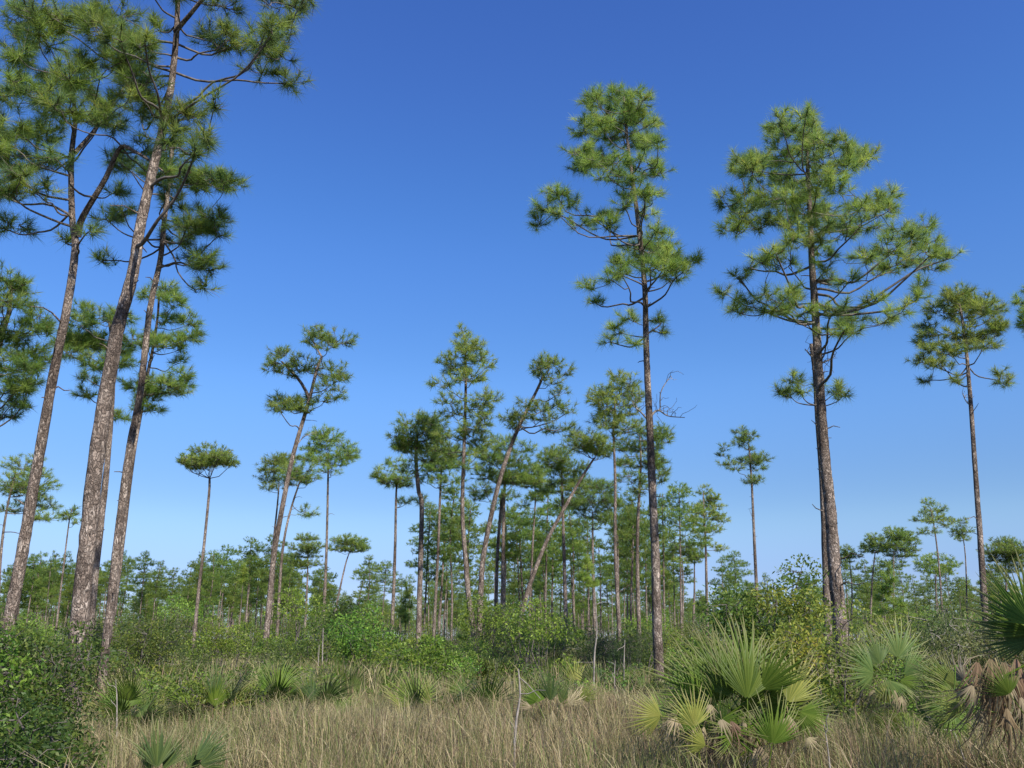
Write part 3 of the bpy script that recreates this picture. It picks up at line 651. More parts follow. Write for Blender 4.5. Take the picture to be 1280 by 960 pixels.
# ---------------------------------------------------------------- instanced stuff
def scatter(name, protos, pts, rots, scl, idx, label):
    col = bpy.data.collections.new(name + '_pieces')
    for p in protos: col.objects.link(p)
    me = bpy.data.meshes.new(name); me.vertices.add(len(pts)); me.vertices.foreach_set('co', np.asarray(pts, np.float32).ravel())
    a = me.attributes.new('rot', 'FLOAT_VECTOR', 'POINT'); a.data.foreach_set('vector', np.asarray(rots, np.float32).ravel())
    a = me.attributes.new('scl', 'FLOAT', 'POINT'); a.data.foreach_set('value', np.asarray(scl, np.float32))
    a = me.attributes.new('idx', 'INT', 'POINT'); a.data.foreach_set('value', np.asarray(idx, np.int32))
    o = bpy.data.objects.new(name, me); LINK(o); o['kind'] = 'stuff'; o['label'] = label
    ng = bpy.data.node_groups.new(name + '_spread', 'GeometryNodeTree')
    ng.interface.new_socket('Geometry', in_out='INPUT', socket_type='NodeSocketGeometry')
    ng.interface.new_socket('Geometry', in_out='OUTPUT', socket_type='NodeSocketGeometry')
    N, L = ng.nodes.new, ng.links.new
    gi, go = N('NodeGroupInput'), N('NodeGroupOutput')
    ci = N('GeometryNodeCollectionInfo'); ci.inputs[0].default_value = col
    ci.inputs['Separate Children'].default_value = True; ci.inputs['Reset Children'].default_value = True
    ip = N('GeometryNodeInstanceOnPoints'); ip.inputs['Pick Instance'].default_value = True
    def attr(nm, t):
        x = N('GeometryNodeInputNamedAttribute'); x.data_type = t; x.inputs['Name'].default_value = nm
        return [s for s in x.outputs if s.name == 'Attribute' and s.enabled][0]
    L(gi.outputs[0], ip.inputs['Points']); L(ci.outputs[0], ip.inputs['Instance'])
    L(attr('idx', 'INT'), ip.inputs['Instance Index'])
    er = N('FunctionNodeEulerToRotation'); L(attr('rot', 'FLOAT_VECTOR'), er.inputs[0]); L(er.outputs[0], ip.inputs['Rotation'])
    L(attr('scl', 'FLOAT'), ip.inputs['Scale'])
    L(ip.outputs[0], go.inputs[0])
    md = o.modifiers.new('spread', 'NODES'); md.node_group = ng
    return o

def proto(g, name, mat):
    return bpy.data.objects.new(name, g.mesh(name, mat))

# far wood: one mass of trees that closes the horizon
def far_wood():
    R.seed(321)
    pr = []
    for k in range(5):
        g = Geo(); H = 13.0
        tube(g, [(0, 0, 0), (R.normal() * .2, 0, H * .5), (R.normal() * .3, 0, H * .92)], [.15, .12, .05], 4, col=(.17, .135, .11))
        n = 150; f = R.uniform(.45, 1, n) ** .8
        rr = 2.1 * np.sin(np.clip((f - .4) / .6, 0, 1) * 2.6 + .3) * np.sqrt(R.uniform(.1, 1, n)); a = R.uniform(0, 6.28, n)
        rr = np.abs(rr)
        pos = np.stack([np.cos(a) * rr, np.sin(a) * rr, H * f], 1)
        needles(g, pos, unit(pos - np.array([0, 0, H * .6]) + np.array([0, 0, 3])), 6, .42, .13, None, .95)
        pr.append(proto(g, 'wood_piece', M_NEEDLE))
    n = 2600
    Y = R.uniform(230, 620, n); px = R.uniform(-250, 1530, n)
    x = (px - CX) / F * (Y * cp)
    return scatter('distant_pine_wood', pr, np.stack([x, Y, 0 * x], 1), np.stack([0 * x, 0 * x, R.uniform(0, 6.28, n)], 1), R.uniform(.7, 1.05, n), R.randint(0, 5, n),
                   'continuous far-off pine wood closing the horizon')
far_wood()

# ---------------------------------------------------------------- shrubs
def leaves(g, pos, nrm, size, cols, asp=.42):
    n = len(pos); a = unit(nrm * .35 + rdir(n) + np.array([0, 0, .35])); b = unit(np.cross(a, rdir(n)))
    L = size * R.uniform(.7, 1.25, (n, 1)); W = L * asp
    mid = pos + a * L * .5
    v = np.stack([pos, mid + b * W * .5, pos + a * L, mid - b * W * .5], 1)
    v[:, 2, 2] -= (L * .12)[:, 0]
    g.add(v.reshape(-1, 3), np.repeat(cols, 4, 0), quads=np.arange(n * 4).reshape(-1, 4))

PAL = dict(
    dark=[(.055, .10, .022), (.10, .16, .03), (.19, .23, .04)],
    mid=[(.065, .13, .018), (.135, .225, .03), (.23, .31, .045)],
    yellow=[(.075, .125, .025), (.12, .185, .032), (.20, .25, .04), (.33, .31, .05)],
    grey=[(.08, .105, .035), (.13, .155, .05), (.2, .2, .07)],
    fern=[(.035, .06, .02), (.05, .085, .025), (.065, .1, .03)])
def make_shrub(name, Hs, Rs, pal, nleaf, lsize, nblob, seed, label, cat='shrub', stems=8, bare=.15, group=None, low=.25, asp=.42, wt=None, fuzz=.5):
    R.seed(seed)
    root = empty(name, (0, 0, 0), label, cat, group)
    g = Geo(); fg = Geo(); hubs = []
    for i in range(nblob):
        a = R.uniform(0, 6.28); q = Rs * math.sqrt(R.uniform(0, .75)); f = R.uniform(low, .92) * (1 - .38 * (q / Rs) ** 2)
        hubs.append((math.cos(a) * q, math.sin(a) * q, Hs * f))
    hubs = np.array(hubs)
    for i, h in enumerate(hubs):
        if i < stems * 3:
            b = np.array([h[0] * .12 + R.normal() * .05, h[1] * .12 + R.normal() * .05, -.03])
            p = limb(b, h, .08, 6, .05); tube(g, p, (.55 if pal == 'grey' else 1) * np.linspace(.009 + .006 * Hs, .005, 6) * (1.6 if i < stems else 1), 5)
        for _ in range(4):
            e = h + rdir(1)[0] * np.array([1, 1, .8]) * Rs * .33; q_ = limb(h, e, -.05, 4, .08); tube(g, q_, np.array([.008, .006, .005, .003]) * (.7 if pal == 'grey' else 1), 3)
    per = nleaf // nblob; pc = np.array(PAL[pal])
    for h in hubs:
        u = rdir(per); r = R.uniform(.25, 1.0, (per, 1)) ** fuzz * Rs * .38 * R.uniform(.7, 1.15)
        pos = h + u * r * np.array([1, 1, .75]); pos[:, 2] = np.maximum(pos[:, 2], .05)
        tone = np.clip(R.normal() * .5 + R.normal(size=per) * .6 + (len(pc) - 1) * .42, 0, len(pc) - 1)
        i0 = np.floor(tone).astype(int).clip(0, len(pc) - 2); t = (tone - i0)[:, None]
        c = pc[i0] * (1 - t) + pc[i0 + 1] * t
        leaves(fg, pos, u, lsize, c * R.uniform(.8, 1.2, (per, 1)), asp)
    g.obj('stems', M_TWIG if pal != 'grey' else M_DEAD, root)
    fg.obj('foliage', M_LEAF, root)
    return root
def place(o, px, Y, rz=None, sc=1.0):
    o.location = (PX(px, Y, 1.0), Y, 0); o.rotation_euler = (0, 0, R.uniform(0, 6.28) if rz is None else rz)
    o.scale = (sc, sc, sc); return o
def dup(src, label, group=None):
    o = src.copy(); LINK(o); o['label'] = label
    if group: o['group'] = group
    for ch in src.children:
        c = ch.copy(); LINK(c); c.parent = o
    return o

# near left bush
s = make_shrub('broadleaf_shrub', 2.15, .78, 'dark', 9500, .052, 34, 11, 'glossy dark green bush filling the lower left corner', stems=9, low=.12); place(s, 34, 9.6, 1.0)
s = make_shrub('broadleaf_shrub', 1.75, .8, 'mid', 7000, .055, 26, 12, 'brighter bush at the very left edge beside the glossy dark one'); place(s, -30, 9.0, 2.0)
s = make_shrub('broadleaf_shrub', 2.3, 1.3, 'dark', 9000, .06, 34, 13, 'dark rounded shrub right of the three tall left trunks'); place(s, 172, 19.5, 0.4)
s = make_shrub('broadleaf_shrub', 1.25, .75, 'dark', 7000, .05, 26, 25, 'low dark bush in the bottom left corner, in front of the glossy one', low=.05); place(s, 20, 7.4, 2.0)
# right: yellow-green poisonwood like mass
s = make_shrub('yellow_leaf_shrub', 3.0, 1.15, 'yellow', 8600, .075, 30, 14, 'tall shrub with yellow and orange leaves, left of the massive right pine', low=.2); place(s, 975, 15.5, .3, 1.12)
s = make_shrub('yellow_leaf_shrub', 2.4, 1.1, 'yellow', 6500, .07, 26, 15, 'lower yellow-green shrub at the foot of the massive right pine', low=.2); place(s, 1025, 14.5, 1.3)
s = make_shrub('yellow_leaf_shrub', 2.6, 1.2, 'mid', 7500, .07, 28, 16, 'green shrub behind the large fan palmetto', low=.15); place(s, 925, 16.5, 1.3, 1.05)
s = make_shrub('broadleaf_shrub', 2.2, 1.0, 'mid', 5500, .06, 28, 17, 'fresh green shrub right of the massive pine trunk', low=.2); place(s, 1082, 15.5, 0)
s = make_shrub('broadleaf_shrub', 2.5, 1.1, 'yellow', 5000, .065, 28, 18, 'olive shrub with yellowing leaves behind the blue-green palmetto', low=.2); place(s, 1125, 17, 0, .95)
s = make_shrub('twiggy_shrub', 2.35, 1.1, 'grey', 8500, .05, 30, 19, 'twiggy grey half-bare shrub near the right edge', stems=14, low=.3); place(s, 1185, 13.5, 0)
s = make_shrub('twiggy_shrub', 2.3, 1.0, 'grey', 8000, .05, 28, 20, 'second twiggy grey shrub, touching the right edge', stems=14, low=.3); place(s, 1250, 14.0, 0)
s = make_shrub('broadleaf_shrub', 1.9, .9, 'mid', 4200, .06, 22, 21, 'small olive shrub in front of the twiggy grey ones'); place(s, 1160, 12.6, 0, .8)
s = make_shrub('feathery_shrub', 2.35, 1.0, 'fern', 8500, .085, 34, 22, 'dark feathery evergreen shrub just left of the tallest trunk', asp=.14, low=.1); place(s, 785, 23, 0, .95)
s = make_shrub('feathery_shrub', 1.9, .8, 'fern', 5500, .085, 26, 23, 'smaller dark feathery shrub left of the big one', asp=.14, low=.1); place(s, 755, 25, 0)
s = make_shrub('broadleaf_shrub', 1.7, .9, 'mid', 4200, .07, 22, 24, 'light green shrub behind the tallest pine trunk'); place(s, 842, 25, 0)
# middle belt: shared meshes
BP = []
for i, (pal, Hh, Rr) in enumerate([('mid', 2.8, 1.7), ('dark', 2.6, 1.6), ('mid', 2.3, 1.8), ('dark', 3.2, 1.6), ('mid', 2.0, 1.5), ('mid', 3.4, 1.7), ('fern', 3.0, 1.1), ('yellow', 2.4, 1.3), ('grey', 2.2, 1.3)]):
    BP.append(make_shrub('feathery_shrub' if pal == 'fern' else 'broadleaf_shrub', Hh, Rr, pal, 5200 if pal == 'fern' else (2200 if pal == 'grey' else 3800), .17 if pal == 'fern' else .11, 24 if i % 2 else 17, 30 + i, 'x', low=.12, group='x', asp=.16 if pal == 'fern' else .42))
R.seed(404); used = [0] * 9
for i in range(120):
    if i < 46: Y = R.uniform(22, 38); px = 110 + (i + R.uniform(-.4, .4)) * 720 / 46
    elif i < 84: Y = R.uniform(46, 75); px = R.uniform(-40, 1320)
    else: Y = R.uniform(75, 130); px = R.uniform(-40, 1320)
    if i < 46 and R.uniform() < .12: continue
    k = R.randint(0, 9)
    if i < 46: lab, gr = 'round leafy shrub in the green belt under the central pines', 'shrub belt under the central pines'
    elif i < 84: lab, gr = 'rounded shrub of the second rank of brush behind the belt', 'second rank of shrubs'
    else: lab, gr = 'small far shrub among the distant pine trunks', 'far shrubs'
    if not used[k]: o = BP[k]; used[k] = 1; o['label'] = lab; o['group'] = gr
    else: o = dup(BP[k], lab, gr)
    sc = R.uniform(.45, 1.05) if i < 46 else (R.uniform(.95, 1.3) if i < 84 else R.uniform(1.2, 1.8))
    place(o, px, Y, None, sc)

LOW = [('mid', .95, .65), ('yellow', .85, .55), ('dark', 1.1, .6)]
LP_ = [make_shrub('low_bush', h_, r_, pl_, 1500, .055, 11, 70 + i, 'x', 'bush', low=.1) for i, (pl_, h_, r_) in enumerate(LOW)]
R.seed(505)
for i in range(100):
    k = i % 3; o = LP_[k] if i < 3 else dup(LP_[k], 'x')
    o['label'] = 'low leafy bush half sunk in the grass at the back of the clearing'; o['group'] = 'low bushes in the grass'
    Y = R.uniform(15, 27); px = R.uniform(165, 860) if i < 88 else R.uniform(960, 1270)
    place(o, px, Y if i < 88 else R.uniform(10, 13), None, R.uniform(.6, 1.35) * (1 if i < 88 else .8))

# ---------------------------------------------------------------- palmettos
def frond_mesh(seed, nseg=26, span=250, L=.62, pet=.55, droop=.18, kind='green', width=1.0, fuse=.37):
    R.seed(seed); g = Geo()
    pal = dict(green=((.055, .105, .012), (.13, .19, .028)), blue=((.065, .11, .028), (.125, .17, .045)),
               deep=((.035, .065, .018), (.085, .12, .03)), lime=((.13, .17, .035), (.24, .25, .055)), dead=((.20, .16, .095), (.34, .28, .17)), rust=((.10, .066, .038), (.24, .165, .095)))[kind]
    c0, c1 = map(np.array, pal)
    dead = kind in ('dead', 'rust')
    # petiole, arched
    t = np.linspace(0, 1, 7); pp = np.stack([0 * t, pet * t, .06 * pet * np.sin(t * 3.1)], 1)
    tube(g, pp, np.linspace(.011, .006, 7), 5, col=c0 * (1.0 if dead else 1.15) + np.array([.03, .03, 0]))
    if dead: fuse = .14; width = .8
    hub = pp[-1]; half = math.radians(span) / 2; dth = 2 * half / nseg
    st = np.array([.03, .2, fuse, .62, .82, 1.0]) if not dead else np.array([.03, .14, .35, .6, .82, 1.0])
    for i in range(nseg):
        th = -half + dth * (i + .5); f = abs(th) / half
        Ls = L * (1 - .32 * f ** 1.6) * R.uniform(.84, 1.08)
        if dead and R.uniform() < .12: continue
        dj = droop * R.uniform(.6, 1.7) + (R.uniform(0, .5) if dead else 0)
        wig = R.normal() * (.22 if dead else .06)
        col = (c0 + (c1 - c0) * R.uniform()) * R.uniform(.9, 1.1)
        vs = []; cs = []
        for r in st:
            an = th + wig * max(0, r - fuse) * 1.6
            d = np.array([math.sin(an), math.cos(an), 0]); sd_ = np.array([math.cos(an), -math.sin(an), 0])
            if r <= fuse: hw = r * Ls * math.tan(dth / 2) * 1.0 + (.004 if dead else .0008)
            else: hw = (fuse * Ls * math.tan(dth / 2) + (.008 if dead else 0)) * (1 - (r - fuse) / (1 - fuse)) ** .75 * width + .0006
            cen = hub + d * r * Ls
            z = -dj * Ls * max(0, r - .25) ** 2 * 1.3 + .10 * Ls * math.sin(min(r, 1) * 2.2) * (math.cos(th) * .6 - .2)
            z -= .16 * f * r * Ls
            cen = cen + np.array([0, 0, z])
            if dead: cen = cen * np.array([1 - .35 * r, 1, 1])
            vs += [cen - sd_ * hw, cen + np.array([0, 0, hw * .55]), cen + sd_ * hw]
            tipc = col if r < .82 or dead else col * .5 + np.array([.3, .25, .13]) * .5
            cs += [tipc * .92, tipc, tipc * .92]
        q = []
        for k in range(len(st) - 1):
            a = k * 3; q += [(a, a + 1, a + 4, a + 3), (a + 1, a + 2, a + 5, a + 4)]
        g.add(vs, np.array(cs), quads=q)
    return g.mesh('fan_leaf', M_DRY if dead else M_PALM)
FR = dict(
    green=[frond_mesh(200 + i, 20 + 3 * i, 85 + 30 * i, .64, .5 + .06 * (i % 3), .12 + .07 * (i % 3)) for i in range(4)],
    blue=[frond_mesh(210 + i, 26, 130 + 40 * i, .62, .5, .3, 'blue') for i in range(2)],
    lime=[frond_mesh(220 + i, 20, 105 + 40 * i, .58, .45, .18, 'lime') for i in range(2)],
    deep=[frond_mesh(250 + i, 15, 75 + 30 * i, .64, .5, .06, 'deep') for i in range(2)],
    dead=[frond_mesh(230 + i, 13, 60 + 25 * i, .66, .12, .3 + .2 * i, 'dead') for i in range(3)],
    rust=[frond_mesh(240 + i, 14, 60 + 20 * i, .7, .02, .3, 'rust') for i in range(2)])
def frond(root, kind, az, el, roll=0.0, sc=1.0, base=(0, 0, .1), label=None, k=None):
    """az: heading of the stalk clockwise from +Y (away from camera); el: its angle over the horizon"""
    ms = FR[kind]; me = ms[R.randint(len(ms)) if k is None else k]
    o = bpy.data.objects.new('fan_leaf', me); LINK(o); o.parent = root
    m = Matrix.Translation(base) @ Matrix.Rotation(-math.radians(az), 4, 'Z') @ Matrix.Rotation(math.radians(el), 4, 'X') @ Matrix.Rotation(math.radians(roll), 4, 'Y') @ Matrix.Scale(sc, 4)
    o.matrix_local = m
    if label: o['label'] = label
    return o
def palmetto(label, px, Y, n, sc, kinds=('green',), ndead=3, seed=0, group=None, stem=.15, z=0.0, elmin=35, elmax=85, name='fan_palmetto'):
    R.seed(seed)
    root = empty(name, (PX(px, Y, .5), Y, z), label, 'palmetto', group)
    n = int(n * 1.5)
    g = Geo(); t = np.linspace(0, 1, 6)
    tube(g, np.stack([.08 * t, 0 * t, stem * t - .05], 1), np.linspace(.07, .05, 6) * sc, 8, rough=.15); g.obj('stem', M_TWIG, root)
    for i in range(n):
        az = i * 137.5 + R.uniform(-18, 18); el = R.uniform(elmin, elmax) * (1 - .25 * (i / n))
        frond(root, kinds[R.randint(len(kinds))], az, el, R.normal() * 20, sc * R.uniform(.8, 1.1), (R.normal() * .04, R.normal() * .04, stem * R.uniform(.6, 1)))
    for i in range(ndead):
        frond(root, 'dead' if R.uniform() < .7 else 'rust', R.uniform(0, 360), R.uniform(-50, 5), R.normal() * 30, sc * R.uniform(.7, .95), (0, 0, stem * .8 + .05), 'dry brown hanging fan leaf')
    return root

# the large palmetto in the right foreground: fans placed one by one
R.seed(77)
Yp = 8.6
big = empty('fan_palmetto', (PX(932, Yp, .5), Yp, 0), 'large many-fanned green palmetto in the right foreground', 'palmetto')
g = Geo(); tube(g, np.array([(0, 0, -.05), (.03, 0, .15), (.0, .05, .3)]), [.1, .09, .07], 9, rough=.15)
tube(g, np.array([(-.3, .1, -.05), (-.25, .1, .12), (-.3, .05, .2)]), [.09, .08, .06], 9, rough=.15); g.obj('stem', M_TWIG, big)
def fan_at(px, py, spx, kind, rot, tilt, dy=0.0, k=None, label=None, turn=0.0, root=None):
    """a fan whose hub shows at (px,py), rib length spx pixels, rot = lean of the midrib clockwise from up as seen, tilt = lean towards (+) or away from the camera"""
    root = big if root is None else root
    Y = root.location.y + dy; h = P(px, py, Y) - np.array(root.location)
    ms = FR[kind]; me = ms[R.randint(len(ms)) if k is None else k]
    Lr = dict(green=.64, blue=.62, lime=.58, deep=.64, dead=.66, rust=.7)[kind]
    sc = spx * pxm(Y) / Lr
    o = bpy.data.objects.new('fan_leaf', me); LINK(o); o.parent = root
    pet = {id(m): 0 for m in ms}
    # local +Y is the midrib, +Z the upper face; put upper face to the camera
    m = Matrix.Rotation(math.radians(-turn), 4, 'Z') @ Matrix.Rotation(math.radians(rot), 4, 'Y') @ Matrix.Rotation(math.radians(90 + tilt), 4, 'X')
    v = m @ Vector((0, PET[me.name] * sc, 0))
    o.matrix_local = Matrix.Translation(Vector(h) - v) @ m @ Matrix.Scale(sc, 4)
    if label: o['label'] = label
    return o
PET = {}
for kk, ms in FR.items():
    for i, me in enumerate(ms):
        PET[me.name] = dict(green=.5 + .06 * (i % 3), blue=.5, lime=.45, deep=.5, dead=.12, rust=.02)[kk]
fan_at(915, 872, 92, 'green', -28, -8, 0, 0)
fan_at(934, 874, 98, 'green', 6, -5, -.15, 1)
fan_at(900, 850, 88, 'green', -48, -12, .35, 2)
fan_at(930, 845, 86, 'green', -8, -20, .5, 3)
fan_at(950, 862, 90, 'green', 48, 30, -.1, 0, turn=-20)
fan_at(985, 878, 72, 'lime', 32, -2, -.1, 0)
fan_at(880, 868, 80, 'green', -62, 5, .3, 1)
fan_at(868, 908, 52, 'lime', -8, 5, -.45, 1)
fan_at(882, 932, 48, 'lime', -68, 35, -.5, 0)
fan_at(826, 895, 52, 'lime', -82, 12, -.1, 1)
fan_at(965, 930, 66, 'green', 12, 12, -.5, 2)
fan_at(958, 880, 60, 'green', 75, 45, .2, 3)
fan_at(895, 905, 60, 'green', 110, 40, -.3, 1)
fan_at(920, 915, 56, 'green', -100, 45, -.35, 0)
fan_at(1000, 890, 52, 'green', 120, 30, -.1, 2)
R.seed(78)
for i in range(15):
    ro = R.uniform(-85, 85); d = R.uniform(.2, 1)
    fan_at(928 + math.sin(math.radians(ro)) * 62 * d + R.normal() * 6, 908 - math.cos(math.radians(ro)) * 45 * d + R.normal() * 6, R.uniform(48, 88), 'green' if R.uniform() < .7 else 'lime',
           ro * .8 + R.normal() * 14, R.uniform(-25, 35), R.uniform(-.25, .6), turn=R.uniform(-75, 75))
for i in range(14):
    fan_at(930 + R.uniform(-85, 85), 905 + R.uniform(-12, 30), R.uniform(34, 52), 'dead' if R.uniform() < .55 else 'rust', R.uniform(150, 215), R.uniform(-10, 15), R.uniform(-.5, .1), label='dry brown fan leaf hanging from the palmetto')
for (x, y, s_, kd, ro, ti) in [(862, 905, 44, 'dead', 165, 10), (888, 880, 40, 'dead', 190, 5), (985, 893, 50, 'dead', 178, 8), (1012, 895, 42, 'rust', 150, 5), (945, 935, 42, 'dead', 200, 10),
                             (985, 900, 46, 'rust', 185, 0), (845, 890, 40, 'dead', 215, 10), (905, 925, 40, 'dead', 170, 0), (968, 905, 44, 'rust', 170, 0)]:
    fan_at(x, y, s_, kd, ro, ti, R.uniform(-.4, .2), label='dry brown fan leaf hanging from the palmetto')
# blue-green palmetto behind, right
big2 = empty('fan_palmetto', (PX(1105, 11.5, .5), 11.5, 0), 'blue-green palmetto with broad arched fans, right of the massive pine', 'palmetto')
g = Geo(); tube(g, np.array([(0, 0, -.05), (.03, 0, .25), (0, .05, .45)]), [.09, .08, .06], 9, rough=.15); g.obj('stem', M_TWIG, big2)
for (x, y, s_, kd, ro, ti, dy) in [(1100, 830, 52, 'blue', -20, -6, 0), (1122, 822, 58, 'blue', 28, -4, .1), (1092, 842, 50, 'blue', -80, 20, -.1), (1108, 850, 46, 'blue', 170, 60, -.3),
                                   (1130, 842, 50, 'blue', 80, 15, 0), (1085, 828, 44, 'green', -50, -10, .3), (1112, 878, 34, 'lime', -30, 10, -.4), (1125, 850, 40, 'green', 120, 30, -.2)]:
    fan_at(x, y, s_, kd, ro, ti, dy, root=big2)
for (x, y) in [(1105, 858), (1092, 862), (1118, 862), (1128, 870)]:
    fan_at(x, y, 38, 'dead', R.uniform(160, 200), 5, -.2, root=big2, label='dry curled fan leaf hanging from the palmetto')
# right edge palmetto with dead skirt
big3 = empty('fan_palmetto', (PX(1318, 7.2, .5), 7.2, 0), 'tall spiky palmetto at the right edge with a skirt of hanging dead fans', 'palmetto')
g = Geo(); tube(g, np.array([(0, 0, -.05), (.03, 0, .5), (0, .02, 1.15)]), [.13, .12, .1], 10, rough=.15); g.obj('stem', M_TWIG, big3)
for (x, y, s_, kd, ro, ti, dy, tu) in [(1292, 782, 100, 'green', -38, -10, 0, 48), (1300, 790, 110, 'green', -12, -12, .2, 30), (1310, 800, 100, 'green', 20, -8, .1, 0), (1290, 800, 84, 'blue', -70, 0, .3, 40),
                                       (1315, 810, 90, 'green', 60, 10, -.1, 0), (1262, 868, 48, 'green', -30, 10, -.4, 20), (1208, 884, 46, 'lime', -80, 20, -.2, 30)]:
    fan_at(x, y, s_, kd, ro, ti, dy, root=big3, turn=tu)
for (x, y, s_, ro, kd) in [(1222, 826, 84, 190, 'rust'), (1238, 822, 94, 180, 'rust'), (1254, 826, 98, 176, 'rust'), (1270, 822, 100, 182, 'rust'), (1230, 846, 88, 196, 'dead'), (1248, 840, 92, 172, 'dead'),
                         (1264, 845, 90, 188, 'rust'), (1282, 836, 96, 170, 'rust'), (1216, 856, 58, 205, 'dead'), (1244, 866, 86, 184, 'rust'), (1275, 870, 86, 168, 'dead'), (1232, 832, 90, 178, 'rust'), (1262, 832, 96, 180, 'rust'), (1246, 830, 96, 186, 'rust'), (1228, 880, 74, 190, 'dead'), (1258, 884, 78, 176, 'rust')]:
    fan_at(x, y, s_, kd, ro, 0, R.uniform(-.35, .15), root=big3, label='reddish brown dead fan hanging in the skirt')
big4 = empty('fan_palmetto', (PX(1180, 8.8, .5), 8.8, 0), 'ragged palmetto with yellowing spikes between the blue-green one and the right edge', 'palmetto')
g = Geo(); tube(g, np.array([(0, 0, -.05), (.03, 0, .2), (0, .05, .4)]), [.09, .08, .06], 9, rough=.15); g.obj('stem', M_TWIG, big4)
for (x, y, s_, kd, ro, ti, dy, tu) in [(1205, 850, 66, 'dead', -42, -15, .1, 50), (1198, 858, 62, 'lime', -65, 0, 0, 30), (1200, 872, 58, 'green', -95, 20, -.1, 0), (1190, 880, 56, 'green', 205, 25, -.2, 0),
                                       (1185, 868, 54, 'green', -20, 0, .2, 0), (1180, 890, 46, 'green', 160, 30, -.2, 0), (1195, 895, 50, 'lime', -60, 30, -.4, 0)]:
    fan_at(x, y, s_, kd, ro, ti, dy, root=big4, turn=tu)
# bottom left young palmettos
big5 = empty('fan_palmetto', (PX(255, 8.2, .3), 8.2, 0), 'low spiky palmetto fan in the grass at bottom left, leaning right', 'palmetto')
fan_at(244, 950, 62, 'deep', 52, -10, 0, 0, root=big5, turn=-25)
fan_at(250, 955, 50, 'deep', 75, 5, -.1, 1, root=big5, turn=-30)
fan_at(240, 962, 40, 'deep', 10, -10, .1, 1, root=big5, turn=-30)
big6 = empty('fan_palmetto', (PX(196, 8.0, .3), 8.0, 0), 'upright narrow palmetto fan at the bottom edge left of the leaning one', 'palmetto')
fan_at(196, 960, 66, 'deep', -4, -5, 0, 1, root=big6, turn=-32)
fan_at(204, 962, 54, 'deep', 26, -5, .1, 0, root=big6, turn=-20)
fan_at(188, 962, 56, 'deep', -30, -5, .1, 0, root=big6, turn=20)
fan_at(186, 975, 40, 'deep', -34, 5, -.1, 1, root=big6, turn=48)
big7 = empty('fan_palmetto', (PX(678, 13, .3), 13, 0), 'palmetto with one upright dark fan in the grass right of centre', 'palmetto')
for (x, y, s_, kd, ro, ti, tu) in [(688, 876, 50, 'deep', 2, 0, -25), (700, 880, 44, 'deep', 24, 0, -30), (672, 878, 38, 'green', -22, 5, 0), (710, 880, 34, 'dead', 60, 10, 0), (725, 872, 30, 'lime', 70, 20, 0), (664, 884, 30, 'dead', -80, 10, 0),
                                   (690, 888, 30, 'dead', 175, 10, 0)]:
    fan_at(x, y, s_, kd, ro, ti, R.uniform(-.3, .3), root=big7, turn=tu)
palmetto('half-hidden palmetto at left below the dark rounded shrub', 165, 14, 8, .95, ('green', 'blue'), 3, 1)
palmetto('palmetto with pale fan at the foot of the slender left pine', 150, 16, 7, 1.0, ('lime', 'green'), 2, 2)
palmetto('dark palmetto left of centre with brown skirt', 290, 15.5, 8, .95, ('deep',), 5, 3, elmin=15)
palmetto('upright palmetto beside the dark one, left of centre', 340, 17, 9, 1.1, ('green',), 4, 4)
palmetto('palmetto with arching low fans left of centre', 398, 15.5, 5, .8, ('green',), 2, 5, elmin=5, elmax=50)
palmetto('pale palmetto near the dead white saplings', 430, 20, 7, .95, ('lime',), 2, 6)
palmetto('palmetto at the foot of the crooked pine', 500, 24, 9, 1.0, ('green',), 3, 7)
palmetto('upright palmetto at the foot of the crooked pine, right side', 555, 25, 10, 1.15, ('green', 'blue'), 3, 8)
palmetto('palmetto with brown fans below the bending pine', 615, 24, 9, 1.1, ('green',), 5, 9)
palmetto('palmetto behind the arching trunk base', 648, 27, 8, 1.0, ('green',), 2, 10)
palmetto('palmetto just behind the large foreground one, fans in shade', 858, 11.5, 8, .95, ('green',), 3, 12)
palmetto('palmetto of spiky fans above the large foreground one', 905, 11.8, 9, 1.15, ('green', 'blue'), 3, 13)
palmetto('small palmetto right of the large foreground one', 1040, 11, 6, .75, ('green', 'lime'), 4, 14)
palmetto('palmetto under the twiggy grey shrubs', 1150, 10.8, 7, .85, ('green',), 4, 15)
palmetto('palmetto at the lower left edge in front of the dark bush', 2, 7.4, 7, .8, ('lime', 'green'), 4, 16, elmin=10, elmax=60)
# belt of further palmettos
R.seed(909)
for i in range(38):
    Y = R.uniform(14.5, 25); px = 120 + i * 18.6 + R.uniform(-9, 9); st = R.get_state()
    palmetto('palmetto in the ragged row at the edge of the grass clearing', px, Y, 5, R.uniform(.65, 1.15), ('green', 'deep', 'deep', 'blue', 'lime'), 3, 500 + i, 'row of palmettos at the clearing edge')
    R.set_state(st); R.uniform()

